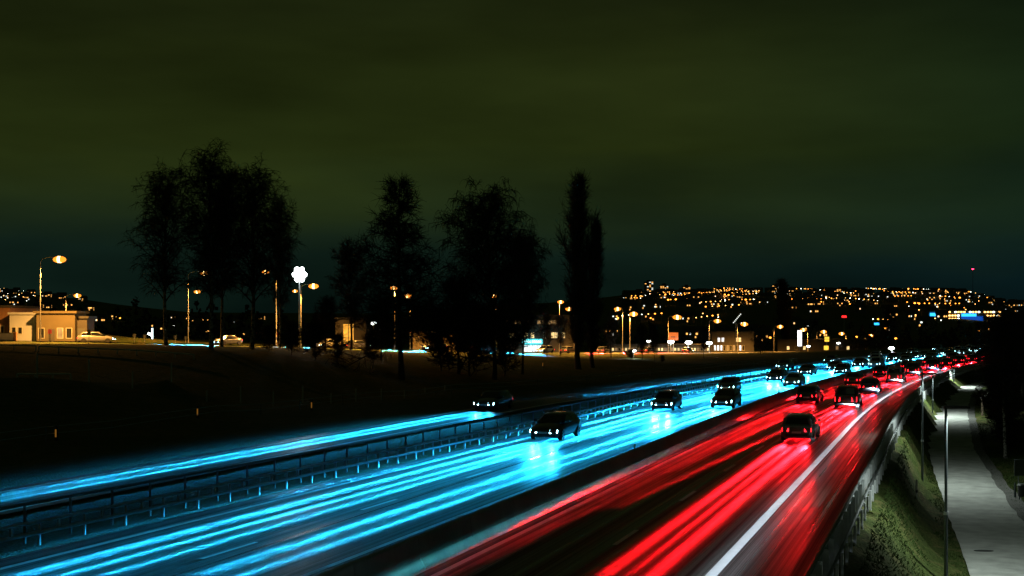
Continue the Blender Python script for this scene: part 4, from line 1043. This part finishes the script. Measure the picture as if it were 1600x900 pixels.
def tower(u, w, v0, wd, floors, label, seed, lit=.45, blue=False, name='tower_block', colr=None):
    p = on_ground(u, w); H = CAM_H - (v0 - 508) * w / 2000 - p.z; r = empty(name, p); gg = random.Random(seed)
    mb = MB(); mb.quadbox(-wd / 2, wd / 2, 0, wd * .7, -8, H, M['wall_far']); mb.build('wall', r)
    mb = MB(); mb.quadbox(-wd * .2, wd * .2, wd * .2, wd * .5, H, H + 2.5, M['roof_far']); mb.build('roof_house', r)
    nx = max(3, int(wd / 3.4)); dz = H / floors
    for zf in range(floors):
        mb = MB(); any_ = False
        for k in range(nx):
            if gg.random() > lit: continue
            x = -wd / 2 + wd * (k + .5) / nx; mt = M[gg.choice(['win_far', 'win_far_white', 'win_far'])] if not colr else M[colr]
            mb.quadbox(x - wd / nx * .34, x + wd / nx * .34, -.08, -.01, zf * dz + dz * .3, zf * dz + dz * .78, mt); any_ = True
        if any_: mb.build('window_row', r)
    tag(r, label, 'building')
tower(1014, 2150, 440, 15, 9, 'leftmost of three lit tower blocks on the ridge', 1, .62)
tower(1038, 2150, 445, 14, 8, 'middle one of three lit tower blocks on the ridge', 2, .5)
tower(1073, 2150, 447, 13, 7, 'rightmost of three lit tower blocks on the ridge', 3, .55)
tower(1212, 2120, 446, 12, 6, 'pale lit tower beside the dark poplar on the ridge', 4, .55)
for k, (u, v0, wd, fl) in enumerate([(1305, 452, 20, 5), (1325, 455, 14, 4), (1350, 454, 22, 4), (1395, 455, 18, 4), (1425, 456, 24, 4), (1475, 456, 16, 4), (1497, 455, 14, 5), (1270, 457, 30, 3)]):
    tower(u, 2120 + (k % 3) * 25, v0, wd, fl, ['apartment block with scattered lit windows on the ridge, first right of the poplar', 'narrow apartment block on the ridge, second right of the poplar', 'wide apartment block on the ridge above the red sign', 'apartment block on the ridge above the bare roadside tree',
          'widest apartment block on the ridge left of the blue-lit centre', 'apartment block on the ridge above the left blue panel', 'apartment block on the ridge above the large blue panel', 'long low lit block on the ridge just right of the dark poplar'][k], 20 + k, .5, name='apartment_block')
def big_centre():
    w = 1150; p = on_ground(1506, w); z = lambda v: CAM_H - (v - 508) * w / 2000 - p.z; ux = lambda u: (u - 1506) / 2000 * w
    r = empty('large_centre', p)
    mb = MB(); mb.quadbox(ux(1451), ux(1566), 0, 22, -8, z(486), M['wall_far']); mb.build('wall', r)
    mb = MB(); mb.quadbox(ux(1450), ux(1567), -.5, 23, z(486), z(485), M['roof_far']); mb.build('roof', r)
    gg = random.Random(4)
    for v in (487.5, 493, 498, 503):
        u = 1456
        while u < 1564:
            if not (1500 < u < 1540 and v > 489) and not (1452 < u < 1472 and v < 496) and gg.random() < .86:
                mb = MB(); mb.quadbox(ux(u) - .75, ux(u) + .75, -.4, -.05, z(v) - .55, z(v) + .55, M['warm_far'] if gg.random() < .75 else M['white_far']); mb.build('window', r)
            u += 4.6
    mb = MB(); mb.quadbox(ux(1502), ux(1536), -.5, -.05, z(513), z(494), M['blue_glow']); mb.build('blue_facade', r)
    mb = MB(); mb.quadbox(ux(1502), ux(1525), -.9, -.52, z(494.5), z(490), M['blue_sign']); mb.build('blue_sign', r)
    mb = MB(); mb.quadbox(ux(1453), ux(1470), -.9, -.05, z(494), z(489), M['blue_sign']); mb.build('blue_sign', r)
    mb = MB(); mb.quadbox(ux(1458), ux(1468), -.9, -.05, z(507), z(504), M['white_far']); mb.build('entrance_light', r)
    tag(r, 'wide building with rows of lights and blue glowing panels', 'building')
big_centre()
def beacon():
    w = 2180; p = on_ground(1520, w); H = CAM_H + 87 * w / 2000 - p.z; r = empty('radio_mast', p)
    mb = MB(); mb.tube([(0, 0, -4), (0, 0, H)], [.5, .2], M['housing'], 5); mb.build('mast', r)
    l = link('beacon', lens_mesh(1.5, M['red_beacon']), r, (0, 0, H + .6))
    tag(r, 'thin dark mast with a red beacon above the town', 'mast')
beacon()

# ----------------------------------------------------------------- cars, standing where the traffic runs
PAINTS = [('black', (.012, .012, .014)), ('dark grey', (.06, .062, .066)), ('dark blue', (.012, .022, .06)), ('silver', (.34, .35, .36)), ('dark red', (.10, .012, .012)), ('white', (.55, .55, .54)), ('dark green', (.012, .04, .025)), ('grey', (.16, .165, .17))]
PM = {n: mat('car_paint_' + n.replace(' ', '_'), c, .28, metal=.35 if n in ('silver', 'grey', 'dark grey') else 0, var=.04, scale=1, coat=1.0) for n, c in PAINTS}
def ring(x, hw, z0, zs, zt, crown=.03):
    """cross-section of the lower body at station x"""
    half = [(0.0, z0), (hw * .80, z0), (hw * .97, z0 + .10), (hw, z0 + (zs - z0) * .45), (hw * .99, zs - .10), (hw * .93, zs), (hw * .6, zt - .0), (0.0, zt + crown)]
    pts = [(x, y, z) for y, z in half] + [(x, -y, z) for y, z in reversed(half[1:-1])]
    return pts
CARS = {'hatchback': dict(L=4.15, W=1.76, H=1.48, hood=1.05, roof0=1.75, roof1=3.55, rear=4.0, deck=.98, cowl=1.02),
        'saloon': dict(L=4.62, W=1.80, H=1.44, hood=1.25, roof0=2.05, roof1=3.25, rear=3.95, deck=1.0, cowl=1.14),
        'estate car': dict(L=4.70, W=1.82, H=1.48, hood=1.22, roof0=2.0, roof1=4.05, rear=4.52, deck=1.0, cowl=1.14),
        'off-road car': dict(L=4.55, W=1.88, H=1.74, hood=1.2, roof0=1.9, roof1=3.95, rear=4.38, deck=1.12, cowl=1.12),
        'van': dict(L=4.95, W=1.92, H=1.98, hood=.85, roof0=1.55, roof1=4.65, rear=4.88, deck=1.15, cowl=.62)}
def car_meshes(kind, paint):
    d = CARS[kind]; L, W, H = d['L'], d['W'], d['H']; hw = W / 2; pm = PM[paint]; out = {}
    xf = L / 2                      # front at +xf; profile stations measured from the front
    beltf, beltr = d['deck'] - .14, d['deck'] - .02; nose = .66 if kind not in ('van', 'off-road car') else .80
    X = lambda q: xf - q
    mb = MB(); c = d['cowl']
    st = [(0.0, hw * .74, .30, nose - .12, nose - .10), (.06, hw * .86, .24, nose - .02, nose), (.28, hw * .95, .19, nose + .05, nose + .10), (c * .6, hw * .99, .18, beltf - .06, d['deck'] - .12), (c, hw, .18, beltf, d['deck'] - .05),
          (c + .5, hw, .18, beltf + .03, d['deck']), (L * .62, hw, .18, beltr, d['deck']), (L - .75, hw * .99, .19, beltr + .02, d['deck']), (L - .22, hw * .95, .22, beltr + .02, d['deck'] - .01), (L - .05, hw * .88, .28, beltr - .04, d['deck'] - .06), (L, hw * .80, .36, beltr - .14, d['deck'] - .16)]
    mb.loft([ring(X(q), h, z0, zs, zt) for q, h, z0, zs, zt in st], pm)
    # cabin
    zb = d['deck'] - .06; r0, r1, re = d['roof0'], d['roof1'], d['rear']
    def cab(q0, q1, w_, z, n=3):
        a = .10
        return [(X(q0), -w_ * .86, z), (X(q0 - .05), 0, z), (X(q0), w_ * .86, z), (X(q0 + .16), w_, z), (X((q0 + q1) / 2), w_ * 1.01, z), (X(q1 - .14), w_, z), (X(q1), w_ * .86, z), (X(q1 + .03), 0, z), (X(q1), -w_ * .86, z), (X(q1 - .14), -w_, z), (X((q0 + q1) / 2), -w_ * 1.01, z), (X(q0 + .16), -w_, z)]
    bot = cab(c, re, hw * .93, zb); mid = cab(c + (r0 - c) * .93, re - (re - r1) * .92, hw * .745, H - .10); top = cab(r0 + .06, r1 - .04, hw * .69, H - .025); cap = cab(r0 + .4, r1 - .4, hw * .45, H)
    mb.loft([bot, mid, top, cap], pm); me = mb.mesh('body', True)
    out['body'] = me
    def lerp(a, b, t): return tuple(a[i] + (b[i] - a[i]) * t for i in range(3))
    def patch(i, j, t0, t1, m0, m1, off):
        """a pane on the cabin between ring points i and j, from t0 to t1 up the side"""
        A_, B_ = lerp(bot[i], mid[i], t0), lerp(bot[j], mid[j], t0); C_, D_ = lerp(bot[j], mid[j], t1), lerp(bot[i], mid[i], t1)
        q = [lerp(A_, B_, m0), lerp(A_, B_, m1), lerp(D_, C_, m1), lerp(D_, C_, m0)]
        return [tuple(p[k] + off[k] for k in range(3)) for p in q]
    def pane(name, plist):
        m_ = MB()
        for q in plist: m_.face(q, M['glass']); m_.face(q[::-1], M['glass'])
        out[name] = m_.mesh(name)
    o = .012
    pane('windscreen', [patch(0, 1, .06, .97, .06, 1, (o, 0, o)), patch(1, 2, .06, .97, 0, .94, (o, 0, o))])
    pane('rear_window', [patch(6, 7, .12, .92, .08, 1, (-o, 0, o)), patch(7, 8, .12, .92, 0, .92, (-o, 0, o))])
    pane('side_window_l', [patch(3, 4, .12, .93, .05, .97, (0, o, o * .3))]); pane('side_window_l2', [patch(4, 5, .12, .93, .03, .93, (0, o, o * .3))] if kind != 'van' else [patch(4, 5, .12, .93, .03, .25, (0, o, o * .3))])
    pane('side_window_r', [patch(10, 11, .12, .93, .03, .95, (0, -o, o * .3))]); pane('side_window_r2', [patch(9, 10, .12, .93, .07, .97, (0, -o, o * .3))])
    # lamps: wrap round the corners
    for nm, s in (('l', 1), ('r', -1)):
        m_ = MB(); y0, y1 = hw * .42 * s, hw * .80 * s
        m_.hull([(X(.02), y0, nose - .21), (X(.16), y1 * 1.1, nose - .19), (X(.24), y1 * 1.12, nose - .03), (X(.10), y0, nose - .02)], [(X(-.03), y0, nose - .20), (X(.07), y1 * 1.12, nose - .185), (X(.17), y1 * 1.14, nose - .02), (X(.045), y0, nose - .015)], M['head']); out['head_' + nm] = m_.mesh('headlight')
        m_ = MB(); zt = d['deck'] - .20; zt0 = zt - (.20 if kind not in ('van', 'off-road car') else .38)
        m_.hull([(X(L - .04), hw * .48 * s, zt0), (X(L - .10), hw * .90 * s, zt0), (X(L - .12), hw * .90 * s, zt), (X(L - .06), hw * .48 * s, zt)], [(X(L + .015), hw * .48 * s, zt0), (X(L - .04), hw * .885 * s, zt0), (X(L - .05), hw * .885 * s, zt), (X(L + .0), hw * .48 * s, zt)], M['tail']); out['tail_' + nm] = m_.mesh('tail_light')
        m_ = MB(); xm = X(c + .42); ym = hw * .98 * s
        m_.hull([(xm - .06, ym, zb + .06), (xm + .08, ym, zb + .06), (xm + .08, ym, zb + .2), (xm - .06, ym, zb + .2)], [(xm - .04, ym + .2 * s, zb + .07), (xm + .04, ym + .2 * s, zb + .07), (xm + .04, ym + .2 * s, zb + .2), (xm - .04, ym + .2 * s, zb + .2)], pm); out['mirror_' + nm] = m_.mesh('wing_mirror')
    m_ = MB(); m_.quadbox(X(.02), X(-.02), -hw * .40, hw * .40, nose - .28, nose - .10, M['trim']); m_.quadbox(X(.03), X(-.012), -hw * .62, hw * .62, .28, .40, M['trim']); out['grille'] = m_.mesh('grille')
    m_ = MB(); m_.quadbox(X(L - .02), X(L + .03), -hw * .66, hw * .66, .34, .46, M['trim']); out['rear_bumper_strip'] = m_.mesh('bumper_strip')
    m_ = MB(); m_.quadbox(X(-.022), X(-.035), -.26, .26, .43, .54, M['plate']); out['plate_f'] = m_.mesh('number_plate')
    m_ = MB(); m_.quadbox(X(L + .031), X(L + .042), -.26, .26, .50, .61, M['plate']); out['plate_r'] = m_.mesh('number_plate')
    out['wheels'] = [(X(.82), hw * .90), (X(.82), -hw * .90), (X(L - .86), hw * .90), (X(L - .86), -hw * .90)]
    out['hp'] = (xf + .05, hw * .62, nose - .09); out['tp'] = (xf - L - .05, hw * .66, d['deck'] - .3)
    return out
def wheel_meshes():
    n = 18; rr = .325; wd = .11
    mb = MB(); rings = [[(r_ * math.cos(t), y, r_ * math.sin(t)) for t in [2 * math.pi * k / n for k in range(n)]] for r_, y in ((.22, -wd), (.29, -wd - .01), (rr, -wd + .03), (rr, wd - .03), (.29, wd + .01), (.22, wd))]
    mb.loft(rings, M['rubber']); ty = mb.mesh('tyre')
    mb = MB()
    for y in (-wd - .015, wd + .015):
        mb.tube([(0, y - .012, 0), (0, y + .012, 0)], [.07, .07], M['rim'], 10)
        for k in range(5):
            a = 2 * math.pi * k / 5; q = .13
            mb.face([(.05 * math.cos(a - .5), y, .05 * math.sin(a - .5)), (.21 * math.cos(a - q), y, .21 * math.sin(a - q)), (.21 * math.cos(a + q), y, .21 * math.sin(a + q)), (.05 * math.cos(a + .5), y, .05 * math.sin(a + .5))], M['rim'])
    return ty, mb.mesh('rim')
TYRE, RIM = wheel_meshes()
CM = {}
def beam_light(name, power, col, back, h, half, reach, width, centre=0.0):
    """lamp whose intensity is shaped into stripes along the lane, imitating light trails, with a level cut-off"""
    key = f'{name}_{round(power)}_{round(h, 2)}_{half}_{width}'
    ld = bpy.data.lights.get(key)
    if ld: return ld
    ld = bpy.data.lights.new(key, 'SPOT'); ld.energy = power; ld.color = col; ld.spot_size = R(110); ld.spot_blend = 0.3; ld.shadow_soft_size = .03
    ld.use_nodes = True; nt = ld.node_tree; N = nt.nodes.new; L = nt.links.new
    em = next(n for n in nt.nodes if n.type == 'EMISSION')
    tc = N('ShaderNodeTexCoord'); sp = N('ShaderNodeSeparateXYZ'); L(tc.outputs['Normal'], sp.inputs[0])
    def mth(op, a, b=None, c=None):
        n = N('ShaderNodeMath'); n.operation = op
        for i, q in enumerate((a, b, c)):
            if q is None: continue
            if isinstance(q, (int, float)): n.inputs[i].default_value = q
            else: L(q, n.inputs[i])
        return n.outputs[0]
    down = mth('MULTIPLY', sp.outputs['X'], 1.0 if back else -1.0)
    fwd = mth('MULTIPLY', sp.outputs['Z'], -1.0)
    safe = mth('MAXIMUM', down, 1e-4)
    d = mth('DIVIDE', mth('MULTIPLY', fwd, h), safe)                 # metres ahead where this ray meets the road
    lat = mth('DIVIDE', mth('MULTIPLY', sp.outputs['Y'], h), safe)     # metres to the side
    ok = mth('MULTIPLY', mth('GREATER_THAN', down, 0.004), mth('LESS_THAN', d, 80.0))
    fade = mth('EXPONENT', mth('MULTIPLY', d, -1.0 / reach))
    rise = mth('SUBTRACT', 1.0, mth('EXPONENT', mth('MULTIPLY', d, -0.5)))
    def bell(x, w): return mth('EXPONENT', mth('MULTIPLY', mth('POWER', mth('DIVIDE', x, w), 2.0), -1.0))
    off = mth('SUBTRACT', mth('ABSOLUTE', lat), half) if half else mth('SUBTRACT', lat, centre)
    prof = mth('ADD', bell(off, width), mth('MULTIPLY', bell(lat, 2.6), 0.0 if centre else (0.0006 if back else 0.012)))  # narrow stripe across the beam, made to look like a light trail
    prof = mth('ADD', prof, mth('MULTIPLY', bell(off, width * 2.4), 0.03 if back else 0.06))
    I = mth('MULTIPLY', mth('POWER', mth('MINIMUM', d, 120.0), 3.0), mth('MULTIPLY', fade, rise))
    L(mth('MULTIPLY', mth('MULTIPLY', I, prof), ok), em.inputs['Strength'])
    return ld
def light_spot(parent, loc, power, col, back, name, half, reach, width, centre=0.0):
    ld = beam_light(name, power, col, back, loc[2], half, reach, width, centre)
    o = bpy.data.objects.new(name, ld); C.objects.link(o); o.parent = parent; o.location = loc
    o.rotation_euler = (0, R(-90), 0) if not back else (0, R(90), 0)
    return o
NAMES = {'hatchback': 'hatchback_car', 'saloon': 'saloon_car', 'estate car': 'estate_car', 'off-road car': 'offroad_car', 'van': 'delivery_van'}
def car(kind, paint, loc, rz, label, group, near, head, tail, hp=1.0, tp=1.0, cat=None, edge=0.0, spread=None):
    if (kind, paint) not in CM: CM[(kind, paint)] = car_meshes(kind, paint)
    m = CM[(kind, paint)]; r = empty(NAMES[kind], loc, rz)
    link('body', m['body'], r)
    link('windscreen', m['windscreen'], r); link('rear_window', m['rear_window'], r)
    for k in ('side_window_l', 'side_window_l2', 'side_window_r', 'side_window_r2'): link('side_window', m[k], r)
    for x, y in m['wheels']:
        w = link('wheel', TYRE, r, (x, y, .325))
        if near: link('rim', RIM, w)
    for s in 'lr':
        h = link('headlight', m['head_' + s], r); t = link('tail_light', m['tail_' + s], r)
        if not head: h.data = m['head_' + s].copy() if False else h.data
        if near: link('wing_mirror', m['mirror_' + s], r)
    if near:
        link('grille', m['grille'], r); link('bumper_strip', m['rear_bumper_strip'], r); link('number_plate', m['plate_f'], r); link('number_plate', m['plate_r'], r)
    if head:
        x, y, z = m['hp']
        if near:
            light_spot(r, (x + .06, -.22, .42), HEAD_P * hp * .6, HEAD_COL, False, 'added_head_trail', 0, 34.0, .10)  # lamp without a fitting, added for one more blue stripe
            for q in (1, -1): light_spot(r, (x + .06, y * q, z), HEAD_P * hp, HEAD_COL, False, 'headlight_trail', 0, 36.0, .15)
        else: light_spot(r, (x + .06, 0, z), HEAD_P * hp, HEAD_COL, False, 'headlight_trail', .6, 20.0 if not spread else 34.0, spread or .3)
    if tail:
        x, y, z = m['tp']
        if near:
            if edge: light_spot(r, (m['hp'][0] + .06, 0, m['hp'][2]), 120 if edge > 0 else 9, (.72, .86, 1.0) if edge > 0 else (.12, .75, .9), False, 'added_side_beam', 0, 42.0, .55 if edge > 0 else 1.0, -edge)  # off-centre beam added only to brighten the edge line and the barrier
            light_spot(r, (x + .25, 0, CARS[kind]['H'] - .12), TAIL_P * tp * .32, TAIL_COL, True, 'added_tail_trail', 0, 24.0, .12)  # lamp without a fitting, added for a red stripe between the tail lights
            for q in (1, -1): light_spot(r, (x - .06, y * q, z), TAIL_P * tp, TAIL_COL, True, 'tail_light_trail', 0, 26.0, .17)
        else: light_spot(r, (x - .06, 0, z), TAIL_P * tp, TAIL_COL, True, 'tail_light_trail', .6, 12.0 if not spread else 24.0, spread or .33)
    tag(r, label, cat or ('van' if kind == 'van' else 'car'), group); return r
ORD = ['nearest', 'second', 'third', 'fourth', 'fifth', 'sixth', 'seventh', 'eighth', 'ninth', 'tenth', 'eleventh', 'twelfth', 'thirteenth', 'fourteenth', 'fifteenth', 'sixteenth', 'seventeenth', 'eighteenth', 'nineteenth', 'twentieth', 'twenty-first', 'twenty-second', 'twenty-third', 'twenty-fourth', 'twenty-fifth', 'twenty-sixth', 'twenty-seventh', 'twenty-eighth', 'twenty-ninth', 'thirtieth']
cg = random.Random(21)
def lane(xf, ss, toward_viewer, where, group, kinds=None, power=1.0, edge=False):
    for i, s in enumerate(ss):
        kind = cg.choice(kinds or ['hatchback', 'saloon', 'estate car', 'estate car', 'off-road car']); paint = cg.choice([p for p, _ in PAINTS][:3] * 2 + [p for p, _ in PAINTS])
        X = float(xf(s)) + cg.uniform(-.36, .36); p = road_pt(s, X, .006)
        hd = road_heading(s) + (math.pi if toward_viewer else 0)
        dx = (float(xf(s + 2)) - float(xf(s - 2))) / 4; hd -= math.atan(dx)
        lamp = 'bright headlights' if toward_viewer else 'red tail lights'
        car(kind, paint, p, hd, f'{paint} {kind} with {lamp}, {ORD[i]} {where}', group, s < 190, toward_viewer, not toward_viewer, power, power, edge=(X_EDGE_R(s) - X) if edge else 0.0)
def spaced(s, gaps, end):
    out = [s]; i = 0
    while out[-1] < end:
        gp = gaps[0] + (gaps[1] - gaps[0]) * min(1, (out[-1] - s) / 180); out.append(out[-1] + gp * cg.uniform(.85, 1.15))
    return out[:-1]
lane(X_OUTER, spaced(72, (30, 11), 440), True, 'in the outer oncoming lane', 'oncoming cars in the outer lane')
lane(X_INNER, spaced(104, (36, 20), 430), True, 'in the inner oncoming lane', 'oncoming cars in the inner lane')
lane(X_RAMP, [95, 196, 228, 262, 300, 338], True, 'on the slip road', 'oncoming cars on the slip road')
lane(lambda s: -7.9, spaced(76, (28, 12), 400), False, 'in the right-hand lane leading away', 'cars driving away in the right lane', edge=True)
lane(lambda s: -11.1, spaced(112, (32, 18), 400), False, 'in the left-hand lane leading away', 'cars driving away in the left lane', power=.7)
# two unseen cars added below the view to light edge line and barrier
car('estate car', 'dark grey', road_pt(21, -7.7, .006), road_heading(21), 'unseen dark grey estate car added below the picture edge to light the edge line', 'cars driving away in the right lane', True, False, True, 1, .25, edge=-5.83 + 7.7)
car('hatchback', 'dark blue', road_pt(23, -11.2, .006), road_heading(23), 'unseen dark blue hatchback added below the picture edge to light the barrier', 'cars driving away in the left lane', True, False, True, 1, .25, edge=-2.7)
# cars on the local street
dl = np.gradient(LRS[:, :2], axis=0)
def street_car(i, side, toward_left, kind, paint, label):
    d = dl[i] / np.hypot(*dl[i]); n = np.array((d[1], -d[0])); p = LRS[i]
    hd = math.atan2(d[1], d[0]) + (math.pi if toward_left else 0)
    r = car(kind, paint, (p[0] + n[0] * side, p[1] + n[1] * side, p[2] + .006), hd, label, 'cars on the local street', False, toward_left, not toward_left, 26.0, 14.0, spread=1.3); return r
street_car(38, 1.8, True, 'saloon', 'grey', 'grey saloon with headlights on the street near the beige building')
street_car(47, 1.8, True, 'hatchback', 'silver', 'silver hatchback with headlights on the street beside the left birches')
street_car(57, 1.8, True, 'estate car', 'black', 'black estate car with headlights on the street below the white floodlights')
street_car(70, 1.8, True, 'hatchback', 'white', 'white hatchback with headlights on the street behind the weeping birch')
street_car(51, -1.8, False, 'hatchback', 'dark grey', 'dark grey hatchback with tail lights behind the birch trunks')
street_car(64, -1.8, False, 'saloon', 'dark red', 'dark red saloon with tail lights behind the larch')
street_car(76, -1.8, False, 'estate car', 'dark grey', 'dark grey estate car with tail lights before the shop')
street_car(83, -1.8, False, 'hatchback', 'grey', 'grey hatchback with tail lights right of the poplar')
street_car(93, -1.8, False, 'saloon', 'black', 'black saloon with tail lights before the long low building')
street_car(104, -1.8, False, 'hatchback', 'dark blue', 'dark blue hatchback with tail lights at the office building')
p = on_ground(151, 168); car('estate car', 'silver', p, .15, 'silver estate car parked at the kerb beside the beige building', None, False, False, False)
